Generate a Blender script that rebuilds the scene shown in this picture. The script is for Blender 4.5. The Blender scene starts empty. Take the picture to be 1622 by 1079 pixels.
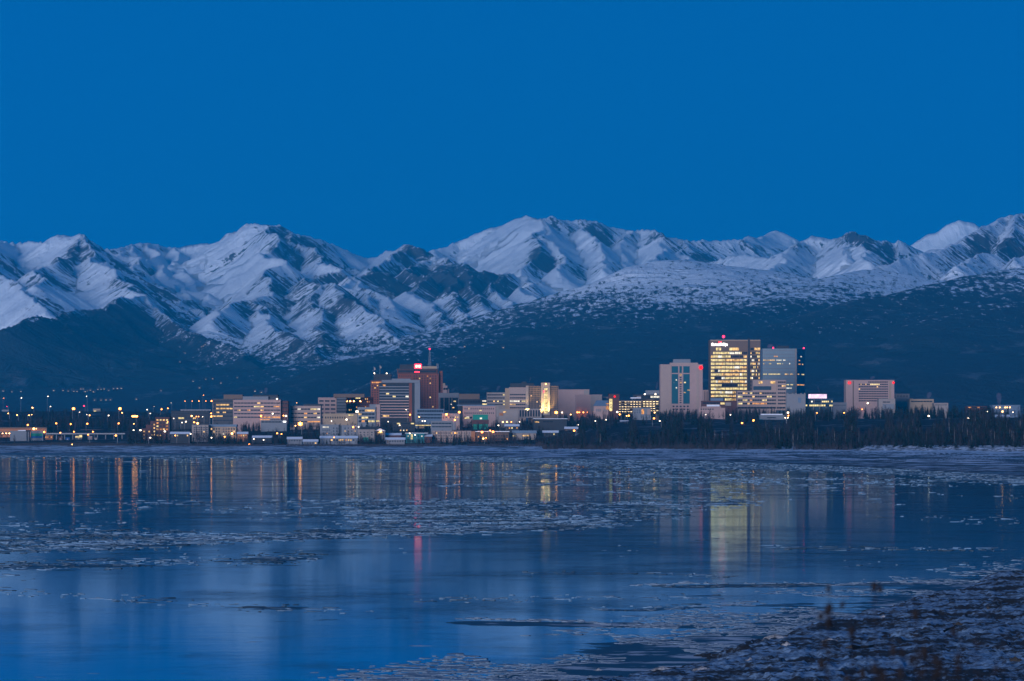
import bpy, math, random
import numpy as np
from math import radians, pi, sin, cos, tan, exp
C = bpy.context.scene.collection
F = 6800.0; CX = 811.0; HY = 691.0; CAMZ = 12.0
# ------------------------------------------------------------------ camera
cam = bpy.data.cameras.new('camera'); camo = bpy.data.objects.new('camera', cam); C.objects.link(camo)
camo.location = (0, 0, CAMZ); camo.rotation_euler = (pi/2, 0, 0)
cam.sensor_width = 36; cam.lens = 36*F/1622; cam.shift_y = (HY-539.5)/1622
cam.clip_start = 0.5; cam.clip_end = 90000
cam.dof.use_dof = True; cam.dof.focus_distance = 4600; cam.dof.aperture_fstop = 7.5
bpy.context.scene.camera = camo
# ------------------------------------------------------------------ sky, afterglow, exposure
S = bpy.context.scene
S.view_settings.view_transform = 'Standard'; S.view_settings.look = 'None'
S.view_settings.exposure = 0; S.view_settings.gamma = 1
S.cycles.use_denoising = True; S.cycles.use_adaptive_sampling = False
S.cycles.max_bounces = 6; S.cycles.volume_bounces = 0; S.cycles.diffuse_bounces = 2; S.cycles.glossy_bounces = 3
S.cycles.sample_clamp_indirect = 0; S.cycles.sample_clamp_direct = 0
SUN_EL = radians(6.0)
wd = bpy.data.worlds.new('World'); S.world = wd; wd.use_nodes = True
nt = wd.node_tree; nt.nodes.clear()
sk = nt.nodes.new('ShaderNodeTexSky'); sk.sky_type = 'NISHITA'; sk.sun_disc = False
sk.sun_elevation = SUN_EL; sk.sun_rotation = radians(180); sk.ozone_density = 3.0; sk.air_density = 1.0; sk.dust_density = 0.2
tint = nt.nodes.new('ShaderNodeMix'); tint.data_type = 'RGBA'; tint.blend_type = 'MULTIPLY'; tint.inputs[0].default_value = 1
tint.inputs[7].default_value = (0.0, 0.85, 1.50, 1)
bg = nt.nodes.new('ShaderNodeBackground'); bg.inputs[1].default_value = 0.15
wo = nt.nodes.new('ShaderNodeOutputWorld')
tc = nt.nodes.new('ShaderNodeTexCoord'); vm = nt.nodes.new('ShaderNodeVectorMath'); vm.operation = 'MULTIPLY_ADD'
vm.inputs[1].default_value = (1, 1, 0.7); vm.inputs[2].default_value = (0, 0, 0.75)
vn = nt.nodes.new('ShaderNodeVectorMath'); vn.operation = 'NORMALIZE'   # the blue hour sky is as even as the upper sky, with no bright horizon
nt.links.new(tc.outputs['Generated'], vm.inputs[0]); nt.links.new(vm.outputs[0], vn.inputs[0]); nt.links.new(vn.outputs[0], sk.inputs[0])
nt.links.new(sk.outputs[0], tint.inputs[6]); nt.links.new(tint.outputs[2], bg.inputs[0]); nt.links.new(bg.outputs[0], wo.inputs[0])
sun = bpy.data.lights.new('afterglow', 'SUN'); sun.energy = 4.3; sun.angle = radians(22); sun.color = (0.64, 0.64, 0.76)
suno = bpy.data.objects.new('afterglow', sun); C.objects.link(suno)
suno.rotation_euler = (radians(82), 0, radians(-24))   # low in the west, behind and left of the camera

# ------------------------------------------------------------------ helpers
random.seed(7)
def W(x, y, Y):
    """the place at distance Y metres that lies in the direction of photo position x, y"""
    return ((x-CX)/F*Y, Y, CAMZ+(HY-y)/F*Y)
def tag(o, label=None, cat=None, group=None, kind=None):
    if label: o['label'] = label
    if cat: o['category'] = cat
    if group: o['group'] = group
    if kind: o['kind'] = kind
    return o
def new_mat(name):
    m = bpy.data.materials.new(name); m.use_nodes = True
    n = m.node_tree; n.nodes.clear()
    out = n.nodes.new('ShaderNodeOutputMaterial')
    return m, n, out
def N(n, t, **kw):
    d = n.nodes.new('ShaderNode'+t)
    for k, v in kw.items(): setattr(d, k, v)
    return d
def setin(n, sock, v):
    if hasattr(v, 'is_linked') or hasattr(v, 'links'): n.links.new(v, sock)
    else: sock.default_value = v
def math_(n, op, a, b=0.0, c=0.0, clamp=False):
    d = N(n, 'Math', operation=op, use_clamp=clamp)
    for i, v in enumerate((a, b, c)): setin(n, d.inputs[i], v)
    return d.outputs[0]
def sstep(n, v, lo, hi):
    d = N(n, 'MapRange', interpolation_type='SMOOTHSTEP'); setin(n, d.inputs[0], v); setin(n, d.inputs[1], lo); setin(n, d.inputs[2], hi)
    return d.outputs[0]
def mixc(n, f, a, b):
    d = N(n, 'Mix', data_type='RGBA'); setin(n, d.inputs[0], f); setin(n, d.inputs[6], a); setin(n, d.inputs[7], b)
    return d.outputs[2]
def noise(n, vec, scale, detail=4, rough=0.55, sc=(1, 1, 1)):
    if sc != (1, 1, 1):
        mp = N(n, 'Mapping'); n.links.new(vec, mp.inputs[0]); mp.inputs[3].default_value = sc; vec = mp.outputs[0]
    d = N(n, 'TexNoise'); n.links.new(vec, d.inputs[0]); d.inputs['Scale'].default_value = scale
    d.inputs['Detail'].default_value = detail; d.inputs['Roughness'].default_value = rough
    return d.outputs[0]
def opos(n): return N(n, 'TexCoord').outputs['Object']
def attr(n, name): return N(n, 'Attribute', attribute_name=name)
def mesh_obj(name, V, Fc, mat=None, parent=None, smooth=False):
    me = bpy.data.meshes.new(name); me.from_pydata(V, [], Fc); me.update()
    if smooth: me.polygons.foreach_set('use_smooth', [True]*len(me.polygons))
    if mat: me.materials.append(mat)
    o = bpy.data.objects.new(name, me); C.objects.link(o)
    if parent: o.parent = parent
    return o
def grid_obj(name, X, Y, Z, mat, attrs={}, smooth=True):
    r, c = X.shape
    me = bpy.data.meshes.new(name)
    me.vertices.add(r*c)
    me.vertices.foreach_set('co', np.stack([X, Y, Z], -1).astype(np.float32).ravel())
    i = np.arange((r-1)*(c-1)); a = (i//(c-1))*c+i % (c-1)
    q = np.stack([a, a+1, a+c+1, a+c], -1).astype(np.int32)
    nf = len(q); me.loops.add(nf*4); me.polygons.add(nf)
    me.loops.foreach_set('vertex_index', q.ravel())
    me.polygons.foreach_set('loop_start', np.arange(0, nf*4, 4, dtype=np.int32))
    me.polygons.foreach_set('loop_total', np.full(nf, 4, np.int32))
    me.polygons.foreach_set('use_smooth', np.full(nf, smooth))
    for k, v in attrs.items():
        if v.ndim == 2:
            at = me.attributes.new(k, 'FLOAT', 'POINT'); at.data.foreach_set('value', v.astype(np.float32).ravel())
        else:
            at = me.attributes.new(k, 'FLOAT_VECTOR', 'POINT'); at.data.foreach_set('vector', v.astype(np.float32).ravel())
    me.update(); me.validate()
    me.materials.append(mat)
    o = bpy.data.objects.new(name, me); C.objects.link(o)
    return o
# numpy value noise
_rng = np.random.RandomState(3); _T = _rng.rand(512, 512).astype(np.float32)
def vn2(x, y, seed=0):
    xi = np.floor(x).astype(np.int64); yi = np.floor(y).astype(np.int64); fx = x-xi; fy = y-yi
    fx = fx*fx*fx*(fx*(fx*6-15)+10); fy = fy*fy*fy*(fy*(fy*6-15)+10)
    xi = xi+seed*57; yi = yi+seed*131
    a = _T[xi & 511, yi & 511]; b = _T[(xi+1) & 511, yi & 511]; c = _T[xi & 511, (yi+1) & 511]; d = _T[(xi+1) & 511, (yi+1) & 511]
    return (a+(b-a)*fx)*(1-fy)+(c+(d-c)*fx)*fy
def fbm(x, y, o=5, seed=0, g=0.5):
    s = 0; a = 1; t = 0
    for k in range(o):
        s = s+a*(vn2(x, y, seed+k)*2-1); t += a; a *= g; x = x*2.03+7.1; y = y*2.03+3.3
    return s/t
def ridged(x, y, o=5, seed=0, g=0.5):
    s = 0; a = 1; t = 0
    for k in range(o):
        v = 1-abs(vn2(x, y, seed+k)*2-1); s = s+a*v*v; t += a; a *= g; x = x*2.03+7.1; y = y*2.03+3.3
    return s/t
def smooth01(t): t = np.clip(t, 0, 1); return t*t*(3-2*t)
# ------------------------------------------------------------------ mountains
# crest lines: photo direction and distance of each crest point; L is how far the slope reaches
RIDGES = [
 # skyline
 (1300, 1, [(-330,352,18000),(-200,372,17800),(-90,362,17600),(0,377,17300),(34,382,17200),(69,381,17000),(89,373,16900),(100,374.5,16900),(115,371,16800),(123,379,16900),(138,390,17600)]),
 (1500, 1, [(138,392,18500),(161,392,19000),(184,387,19400),(224,385,19700),(253,389.5,19900),(287,387.5,20000),(328,383,20000),(359,374.5,19700),(385,364.5,19300),(397,354,19100),(405,351,19000),(434,352.5,19000),(449,363,19100),(480,373,19500),(509,377.5,19900),(526,387.5,20200),(561,399,20500),(587,405,20600),(598,405,20600),(621,398,19800),(638,389,19000),(644,387.5,18700),(659,392,18600),(683,398,18800)]),
 (2000, 0.8, [(683,402,20500),(705,392,21000),(730,380,21200),(753,372,21200),(782,360,21200),(810,352,21200),(834,346,21000),(857,342.5,20600),(883,344,20700),(895,349,20900),(932,349,21000),(955,356,21100),(998,361,21200),(1021,362,21100),(1044,365,20900),(1059,373,21000),(1087,377,21100),(1130,381,21300),(1170,378,21400),(1210,374,22000),(1217,372,22500),(1232,364,22800),(1243,372,22800),(1262,386,22800)]),
 (1500, 1, [(1217,406,17800),(1229,399,18000),(1250,384,18300),(1269,379,18600),(1283,372,18600),(1315,375,18600),(1332,372.5,18400),(1355,366,18200),(1370,370,18200),(1387,382,18300),(1401,383,18400),(1418,382.5,18400),(1438,387,18500),(1470,400,18500)]),
 (2000, 0.6, [(1425,396,23000),(1438,388,23000),(1450,380,23000),(1476,367,23000),(1502,354,23000),(1519,348,23000),(1539,351.5,23000),(1560,362,23000),(1600,380,23000)]),
 (1600, 0.9, [(1960,372,18800),(1860,335,18000),(1760,318,17500),(1700,330,17300),(1660,326,17000),(1622,338.6,16600),(1600,344,16500),(1582,350,16300),(1556,358,16000),(1516,373,15600),(1476,393,15000),(1447,402,14600),(1401,416,14200),(1372,426,14000),(1340,440,13700)]),
 # left massif spurs
 (900, 1, [(115,371,16800),(130,385,16400),(150,408,15900),(161,419,15600),(201,453.6,14900),(218,466,14600),(250,491,14200),(287,511,13800),(345,537,13300),(373,554,13000),(400,580,12500)]),
 (900, 1, [(115,371,16800),(112,392,16300),(98,408,15900),(83,421,15500),(70,436,15000),(52,448,14500)]),
 (900, 1, [(218,466,14600),(195,470,14100),(178,478,13800),(161,486,13500),(140,491,13300),(123,495,13100),(108,505,12900),(95,512,12700)]),
 (800, 1, [(95,512,12800),(66,502,12700),(46,499.5,12600),(30,505,12500),(0,521,12300),(-60,530,12200),(-160,520,12200)]),
 (900, 1, [(0,377,17300),(-20,400,16300),(0,425,15300),(14,447,14700),(30,455,14500),(50,470,14200),(66,490,13800)]),
 (700, 1, [(187,387,19400),(205,410,18500),(230,430,17800),(258,450,17000),(290,475,16200),(315,492,15700)]),
 (700, 0.7, [(270,389,20000),(285,425,18600),(300,450,17600),(325,468,16700)]),
 (600, 0.6, [(225,386,19700),(248,420,18600),(275,445,17700),(310,476,16600)]),
 # central massif
 (1000, 1.2, [(434,353,19000),(429,362,18600),(423,387,17800),(430,410,17000),(437,445,16000),(420,462,15600),(400,470,15200),(380,474,15000),(362,483,14600),(345,505,14000)]),
 (900, 1.2, [(449,363,19100),(483,392,18100),(509,409,17400),(530,430,16700),(520,440,16400)]),
 (900, 1.2, [(400,471,15200),(418,490,14700),(434,508,14200),(460,524,13700),(486,538,13300),(500,557,12900)]),
 (900, 1.2, [(530,430,16700),(500,443,16200),(486,448,15700),(490,470,15200),(510,500,14400),(525,535,13400)]),
 (900, 1.2, [(486,448,15700),(515,449,15500),(544,466,15000),(565,478,14600),(585,492,14200),(601,500,14000),(625,523,13500),(644,545,13100)]),
 (900, 1.2, [(644,388,18700),(628,408,18000),(600,425,17200),(578,433,16600),(590,455,16000),(604,475,15400),(615,490,14900)]),
 (700, 1.0, [(578,433,16600),(560,455,15900),(575,482,15200)]),
 # dark rock massif
 (1000, 1.3, [(683,400,18700),(690,410,18300),(707,407.6,18000),(722,416,17600),(739,428,17200),(750,448,16600),(759,468,16100),(770,486,15500),(782,502,15000),(800,516,14500),(815,530,14000)]),
 (900, 1.3, [(690,410,18300),(670,420,17500),(660,440,16900),(672,470,16000),(690,495,15200),(700,520,14500)]),
 (800, 1.3, [(707,407.6,18000),(715,440,16900),(725,470,16000),(738,500,15100),(742,525,14300)]),
 (700, 1, [(739,428,17200),(765,432,17400),(782,428,17700),(800,430,17800),(812,432,17800),(846,461,16800),(870,478,16300),(897,497,15800)]),
 (700, 1, [(782,428,17700),(790,450,16900),(808,480,16000),(822,510,15200)]),
 # big pyramid and its ribs
 (1100, 0.8, [(857,342.5,20600),(852,370,19900),(843,392,19300),(830,415,18700),(822,432,18300)]),
 (1100, 0.8, [(857,342.5,20600),(868,380,19700),(876,410,19000),(886,432,18500)]),
 (1000, 0.8, [(932,349,21000),(936,375,20100),(943,410,19200),(950,430,18700)]),
 (1000, 0.7, [(998,361,21200),(985,390,20300),(978,415,19500)]),
 (1200, 0.7, [(1044,365,20900),(1062,392,19800),(1050,400,19300),(1020,415,18600),(985,432,17900),(960,447,17400),(945,462,17000),(920,480,16500)]),
 (1000, 0.9, [(1087,377,21100),(1092,400,19900),(1110,415,18800),(1135,410,18500),(1160,402,18200),(1190,402,18000),(1217,406,17800)]),
 # right bowl ribs
 (900, 1, [(1355,366,18200),(1362,385,17500),(1375,400,17000),(1384,412,16600)]),
 (900, 1, [(1332,373,18400),(1336,392,17600),(1340,408,17000)]),
 (900, 1, [(1250,384,18300),(1240,410,17200),(1232,430,16500)]),
 (1000, 1, [(1622,338.6,16600),(1600,365,15800),(1575,388,15100),(1545,405,14500),(1520,420,14000)]),
 (1000, 1, [(1700,330,17300),(1670,365,16000),(1640,395,15000),(1610,410,14300)]),
 # rounded front hills (negative L = rounded crest)
 (-1700, 0.45, [(1185,450,14600),(1130,436,14100),(1107,423,13900),(1087,415,13800),(1056,413,13700),(1038,422,13600),(1018,439,13500),(985,456,13400),(944,468,13200),(909,487,13000),(886,500,12900),(837,517,12600),(800,522,12400),(756,534,12000),(716,546,11700),(647,557,11200),(584,575,10700),(515,600,10200),(440,625,9800)]),
 (-1700, 0.45, [(1372,426,14000),(1332,440,13500),(1286,454,13000),(1243,471,12500),(1200,489,12100),(1159,503,11700),(1110,524,11300),(1050,548,10800),(980,575,10200)]),
 (-1500, 0.45, [(1900,400,13000),(1760,410,12700),(1622,428,12200),(1565,437,12000),(1487,454,11700),(1444,460,11500),(1401,469,11300),(1355,483,11100),(1315,497,10900),(1257,512,10600),(1200,530,10300),(1130,555,10000)]),
 (-1300, 0.45, [(1900,450,11500),(1760,462,11200),(1622,476,10800),(1573,481,10600),(1539,503,10300),(1490,530,10000),(1430,560,9700)]),
]
STEEP = 0.66
def floor_z(X, Y):
    t = np.clip((Y-9500)/11000, 0, 1)
    z = 34+t**1.7*360+60*np.clip((Y-8200)/3000, 0, 1)
    z = z+fbm(X/1500, Y/1500, 4, 40)*50*np.clip(t*3, 0, 1)
    return z
nc, nr = 1250, 640
u = np.linspace(-0.168, 0.168, nc)[None, :]
tt = np.linspace(0, 1, nr)[:, None]
YY = (7600+(25500-7600)*tt)+0*u; XX = u*YY
XX = XX.astype(np.float64); YY = YY.astype(np.float64)
fz = floor_z(XX, YY); H = fz.copy(); SD = np.zeros(XX.shape+(3,)); RK = np.zeros(XX.shape); SI = np.zeros(XX.shape)
wx = fbm(XX/420, YY/420, 4, 11)*85; wy = fbm(XX/420, YY/420, 4, 23)*85
QX = XX+wx; QY = YY+wy
for ri, (L, rk, pts) in enumerate(RIDGES):
    P = [W(*p) for p in pts]; rounded = L < 0; L = abs(L); s0 = ri*5000.0
    R = 3.2*L; cyx = np.array(sorted([(p[0], p[1]) for p in P], key=lambda q: q[1]))
    for (a, b) in zip(P[:-1], P[1:]):
        dx, dy = b[0]-a[0], b[1]-a[1]; sl = math.hypot(dx, dy)
        r0 = np.searchsorted(YY[:, 0], min(a[1], b[1])-R); r1 = np.searchsorted(YY[:, 0], max(a[1], b[1])+R)
        if r1-r0 < 2: continue
        sub = (slice(r0, r1), slice(None)); xs = QX[sub]; ys = QY[sub]
        t = np.clip(((xs-a[0])*dx+(ys-a[1])*dy)/(sl*sl), 0, 1)
        d = np.hypot(xs-(a[0]+t*dx), ys-(a[1]+t*dy))
        cz = a[2]+(b[2]-a[2])*t; s = s0+t*sl
        # beyond the end of a segment the angle carries the streak coordinate on
        s = s+np.where(t <= 0, -1, np.where(t >= 1, 1, 0))*np.abs(((xs-a[0])*dx+(ys-a[1])*dy)/sl-t*sl)
        if rounded:
            front = smooth01((xs-np.interp(ys, cyx[:, 1], cyx[:, 0]))/500+0.3)*smooth01((cyx[-1, 1]+300-ys)/600)
            sl_ = 0.55-0.35*front      # the side towards the town is long and gentle, the far side steep
            pr = np.exp(-(np.sqrt(d*d+170.0**2)-170)*sl_/np.maximum(cz-fz[sub], 90))
        else: pr = np.exp(-d*STEEP/np.maximum(cz-fz[sub], 90))
        hh = fz[sub]+(cz-fz[sub])*pr
        g = np.minimum(d/(0.35*L), 1)*np.exp(-d/(1.2*L))*1.5
        side = np.clip(((xs-a[0])*dy-(ys-a[1])*dx)/sl*(-1 if dy > 0 else 1)/90, -1, 1)*min(1, abs(dy)/(abs(dx)+1))   # left-hand wall negative, right-hand wall positive
        amp = (26 if rounded else 88)*rk*g*np.clip((cz-fz[sub])/400, 0.25, 1.2)
        sw = s/330+fbm(xs/500, ys/500, 2, 5)*0.9+d/2600
        gl = 1-np.abs(((sw) % 1)*2-1)
        sw2 = s/118+fbm(xs/200, ys/200, 2, 8)*0.8
        g2 = 1-np.abs((sw2 % 1)*2-1)
        hh = hh-amp*(0.72*(1-gl)+0.28*(1-g2))
        m = hh > H[sub]
        Hs = H[sub]; Hs[m] = hh[m]; SDs = SD[sub]
        SDs[..., 0][m] = s[m]; SDs[..., 1][m] = d[m]; RKs = RK[sub]; RKs[m] = (-rk if rounded else rk); SIs = SI[sub]; SIs[m] = (side*np.exp(-d/420))[m]
        s0 += sl
rl = np.clip((H-200)/500, 0, 1)
H = H+rl*(ridged(XX/260+wx/300, YY/260, 5, 60)-0.55)*26*np.where(RK > 0, 1, 0.35)+(fbm(XX/90, YY/90, 3, 77))*5*rl
H = np.maximum(H, 24)
fr = smooth01((YY-7600)/900); H = 28+(H-28)*fr
gy = np.gradient(H, axis=0)/np.gradient(YY, axis=0); gx = np.gradient(H, axis=1)/np.gradient(XX, axis=1)
gy = gy-gx*u; slope = np.hypot(gx, gy)
SD[..., 2] = RK
big = fbm(XX/900, YY/900, 4, 90)
mid = fbm(XX/300+5, YY/300, 4, 95)
# where wind and steepness have stripped the snow (>0.5 rock)
rock = 0.34+(slope-0.6)*0.55-SI*0.42+big*0.6+mid*0.35+(np.abs(RK)-1)*0.75
# places the photograph shows bare or fully white: (direction, height in the photo, radius, amount)
px = CX+XX/YY*F; py = HY-(H-CAMZ)/YY*F
def patch(x, y, Yd, rx, rz, rY, amt):
    global rock
    X0, Y0, Z0 = W(x, y, Yd); k = F/Yd
    q = ((XX-X0)*k/rx)**2+((H-Z0)*k/rz)**2+((YY-Y0)/rY)**2
    rock = rock+amt*np.exp(-q*1.2)
for a in [(100,400,16200,35,28,1500,.55),(135,400,16300,30,30,1500,.5),(60,450,15000,45,20,1500,.4),(190,450,15000,45,20,1200,.35),
          (180,500,13500,55,40,1500,.9),(60,530,12400,90,30,1500,.9),(250,520,13500,50,30,1500,.5),
          (325,420,19500,55,45,3000,-.9),(220,410,19000,50,22,2000,-.35),(40,395,17000,60,14,1500,-.7),(120,470,14500,40,20,1200,-.4),
          (430,400,17800,22,30,1500,.45),(500,405,17600,35,28,1500,.4),(470,470,15500,45,40,2000,.25),(560,480,14800,50,40,1500,.35),(560,410,20000,40,20,2000,-.8),
          (400,440,17000,22,50,2500,-.45),(500,520,14000,40,40,1500,.3),
          (655,400,18500,28,16,1500,.7),(700,440,17200,60,34,1800,.75),(740,470,16300,45,35,1500,.6),(590,430,16600,22,16,1500,.5),(640,475,15500,40,22,1500,-.55),(690,510,14500,50,30,1200,.2),
          (790,440,17600,30,30,1500,.45),(848,395,19300,20,38,1800,.75),(870,415,19000,20,25,1800,.4),(942,385,19600,14,34,2000,.7),(1040,375,20500,26,16,2500,.5),(985,395,20000,14,20,1500,.3),
          (770,390,21000,60,35,3000,-.7),(905,380,20500,26,35,3000,-.6),(1000,400,20000,50,40,3000,-.45),(900,460,17500,60,35,2500,-.8),
          (1130,395,19500,45,10,2500,.45),(1250,395,18300,18,22,1500,.5),(1365,385,17800,22,26,1500,.75),(1340,400,17500,30,24,1500,-.3),(1300,410,17500,60,28,2000,-.7),(1200,390,20500,60,18,3000,-.3),
          (1560,380,15500,30,28,1500,.6),(1600,352,16500,30,18,1500,.5),(1500,395,15000,40,22,1500,.1),(1450,430,14000,80,24,2500,-.5),(1560,420,14000,60,20,2000,-.3),
          (1519,362,23000,40,22,3000,-.2)]:
    patch(*a)
for a in [(1087,438,13800,90,22,1200,.45),(1180,450,13900,60,20,1200,.3),(1330,450,13500,60,14,1200,.35),(1500,445,12500,80,14,1200,.25)]: patch(*a)
tree = fbm(XX/700+3, YY/700, 4, 31)*120+fbm(XX/120, YY/120, 3, 35)*45
tl = np.interp(px, [0, 180, 320, 420, 620, 700, 850, 1000, 1200, 1450, 1622], [350, 350, 300, 255, 250, 300, 405, 455, 480, 470, 470])+tree*0.8-230*smooth01((YY-15200)/1800)
tw = np.interp(px, [0, 300, 600, 850, 1000, 1622], [110, 150, 210, 200, 330, 380])      # how gradually the trees thin out
forest = np.clip((tl-H)/tw+0.5, -0.6, 1.6)
mm, n, out = new_mat('mountain_snow_and_rock')
ap = opos(n); ar = attr(n, 'rock').outputs['Fac']; af = attr(n, 'forest').outputs['Fac']; asd = attr(n, 'sd').outputs['Vector']
ns = noise(n, asd, 1.0, 5, 0.62, (1/26, 1/260, 1)); nx = noise(n, ap, 1/42, 6, 0.68, (1, 0.35, 1)); nf = noise(n, ap, 1/14, 3, 0.6)
v = math_(n, 'ADD', ar, math_(n, 'MULTIPLY_ADD', ns, 2.6, -1.3)); v = math_(n, 'ADD', v, math_(n, 'MULTIPLY_ADD', nx, 1.7, -0.85)); v = math_(n, 'ADD', v, math_(n, 'MULTIPLY_ADD', nf, 1.2, -0.6))
v = math_(n, 'ADD', v, math_(n, 'MULTIPLY_ADD', noise(n, asd, 1.0, 4, 0.6, (1/9, 1/130, 1)), 0.9, -0.45))
rockf = sstep(n, v, 0.66, 0.84)
rc = mixc(n, nf, (0.028, 0.03, 0.036, 1), (0.10, 0.10, 0.11, 1))
sc_ = mixc(n, nx, (0.72, 0.82, 0.90, 1), (0.84, 0.92, 0.97, 1))
c1 = mixc(n, rockf, sc_, rc)
fv = math_(n, 'ADD', af, math_(n, 'MULTIPLY_ADD', noise(n, ap, 1/19, 8, 0.78, (1, 0.14, 1.6)), 3.6, -1.8))
ff = sstep(n, fv, 0.35, 0.65)
fgap = sstep(n, noise(n, ap, 1/150, 8, 0.78, (1, 0.22, 2)), 0.55, 0.64)
fc = mixc(n, math_(n, 'MULTIPLY', fgap, 0.22), (0.022, 0.036, 0.048, 1), (0.35, 0.38, 0.42, 1))
col = mixc(n, ff, c1, fc)
bsdf = N(n, 'BsdfPrincipled'); n.links.new(col, bsdf.inputs['Base Color']); bsdf.inputs['Roughness'].default_value = 0.9; bsdf.inputs['Specular IOR Level'].default_value = 0.15
bp = N(n, 'Bump'); bp.inputs['Strength'].default_value = 0.9; bp.inputs['Distance'].default_value = 14; n.links.new(math_(n, 'ADD', ns, nx), bp.inputs['Height']); n.links.new(bp.outputs[0], bsdf.inputs['Normal'])
n.links.new(bsdf.outputs[0], out.inputs[0])
mo = grid_obj('mountains', XX, YY, H, mm, {'rock': rock, 'forest': forest, 'sd': SD}); tag(mo, kind='structure')
# ------------------------------------------------------------------ city ground
def shore_y(u): # distance of the far shoreline
    x = CX+u*F
    return F*CAMZ/(np.interp(x, [-400, 0, 250, 450, 700, 900, 1100, 1300, 1622, 2000], [712.3, 712.3, 712.8, 713.3, 713.6, 714, 714.8, 716, 718, 720])-HY)
def ground_z(X, Y):
    X = np.asarray(X, float); Y = np.asarray(Y, float); uu = X/Y
    d = Y-shore_y(uu)
    px = CX+uu*F
    lo = 1-smooth01((px-190)/260)                       # the port flats on the left are lower
    o1 = 60+370*(1-smooth01((px-850)/150))
    z1 = 1.2+2.2*smooth01((d-np.minimum(o1, 180)+60)/80)+15*smooth01((d-o1)/420)+11*smooth01((d-o1-390)/600)
    z2 = 1.0+2.4*smooth01((d-100)/100)+5*smooth01((d-200)/500)+14*smooth01((d-750)/500)
    z = z1*(1-lo)+z2*lo
    z = z+fbm(X/70, Y/70, 3, 12)*1.2*smooth01((d-120)/200)+(ridged(X/16, Y/26, 4, 15)-.5)*1.1*(1-smooth01((d-120)/120))
    z = z+24*lo*smooth01((Y-5100)/900)
    z = z+(28-z)*smooth01((Y-6500)/1000)
    z = np.where(d < 0, 1.2+d*0.02, z)
    return z
u2 = np.linspace(-0.168, 0.168, 700)[None, :]; d2 = np.concatenate([np.linspace(-140, 900, 130), np.linspace(930, 4600, 40)])[:, None]
Y2 = np.minimum(shore_y(u2)+d2, 7700.0+0*u2); X2 = u2*Y2
Z2 = ground_z(X2, Y2)
gm, n, out = new_mat('city_ground_snow_and_dirt')
ap = opos(n); n1 = noise(n, ap, 1/45, 5, 0.6); n2 = noise(n, ap, 1/9, 4, 0.6)
f = sstep(n, math_(n, 'ADD', n1, math_(n, 'MULTIPLY', n2, 0.6)), 0.88, 1.0)
f2 = math_(n, 'MULTIPLY', f, 0.4)
b = N(n, 'BsdfPrincipled'); fl = sstep(n, N(n, 'SeparateXYZ').outputs[2], 4.6, 3.2); n.links.new(ap, fl.node.inputs[0].links[0].from_node.inputs[0])
flc = mixc(n, sstep(n, noise(n, ap, 1/9, 5, .65, (.4, 1, 2)), .42, .56), (.05, .06, .075, 1), (.50, .55, .62, 1))
n.links.new(mixc(n, fl, mixc(n, f2, (0.02, 0.02, 0.02, 1), (0.45, 0.48, 0.52, 1)), flc), b.inputs['Base Color']); b.inputs['Roughness'].default_value = 0.9; b.inputs['Specular IOR Level'].default_value = 0.1
n.links.new(b.outputs[0], out.inputs[0])
go = grid_obj('ground', X2, Y2, Z2, gm); tag(go, kind='structure')
# ------------------------------------------------------------------ water with slush
def yb(x, xs, ys): return np.interp(x, xs, ys)
nW, nRw = 620, 560
u3 = np.linspace(-0.17, 0.17, nW)[None, :]
q = np.linspace(0, 1, nRw)[:, None]
pyr = 691+(14*(1-q)+ (1500-691)*q**2.2); Y3 = F*CAMZ/(pyr-691)+0*u3; X3 = u3*Y3*(1+330/Y3)
px3 = CX+X3/Y3*F; py3 = 691+F*CAMZ/Y3
wob = fbm(X3/60, Y3/160, 4, 70); wob2 = fbm(X3/25, Y3/70, 4, 75)
def band(x0, y0, x1, y1, w, a, soft=1.0):
    t = (px3-x0)/(x1-x0); yc = y0+(y1-y0)*t; e = smooth01(t*8)*smooth01((1-t)*8)
    return a*e*np.exp(-((py3-yc+wob*w*1.6)/w)**2)
sl = np.zeros_like(px3)
e_near = yb(px3, [-400, 380, 460, 640, 830, 1080, 1250, 1400, 1622, 2100], [1150, 1082, 1076, 1050, 1012, 965, 930, 918, 885, 820])
sl = np.maximum(sl, 1.0*smooth01((py3-e_near+wob*60)/60+0.35))
e_far = yb(px3, [-400, 0, 400, 700, 900, 1100, 1300, 1450, 1622, 2000], [718, 720, 723, 727, 733, 738, 743, 750, 762, 790])
sl = np.maximum(sl, 0.9*smooth01((e_far+6-py3+wob*5)/8+0.3))
for bnd in [(-300, 838, 560, 845, 9, .55), (-300, 868, 640, 838, 9, .75), (-300, 880, 1050, 822, 10, .75), (-300, 905, 560, 880, 10, .7), (500, 808, 1250, 790, 9, .75), (560, 822, 1130, 812, 6, .7),
            (640, 770, 1250, 758, 9, .55), (760, 750, 1180, 745, 8, .7), (1150, 770, 1900, 760, 9, .45), (-300, 720, 700, 735, 5, .3), (0, 800, 700, 795, 5, .3),
            (600, 948, 1200, 938, 6, .45), (-100, 930, 700, 975, 7, .40), (300, 985, 640, 976, 3.5, .5), (700, 984, 1180, 991, 3.2, 1.0), (1000, 929, 1622, 922, 2.4, .95), (900, 960, 1500, 950, 6, .6), (800, 905, 1200, 912, 4, .42), (1180, 868, 1622, 872, 4, .4)]:
    sl = np.maximum(sl, band(*bnd))
mid_ = (py3 < e_near-12) & (py3 > e_far+12); sl = np.where(mid_, sl*0.80, sl); sl = np.minimum(sl+0.14*wob2, 1.0)
wm, n, out = new_mat('cold_inlet_water')
ap = opos(n); sa = attr(n, 'slush').outputs['Fac']
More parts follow.
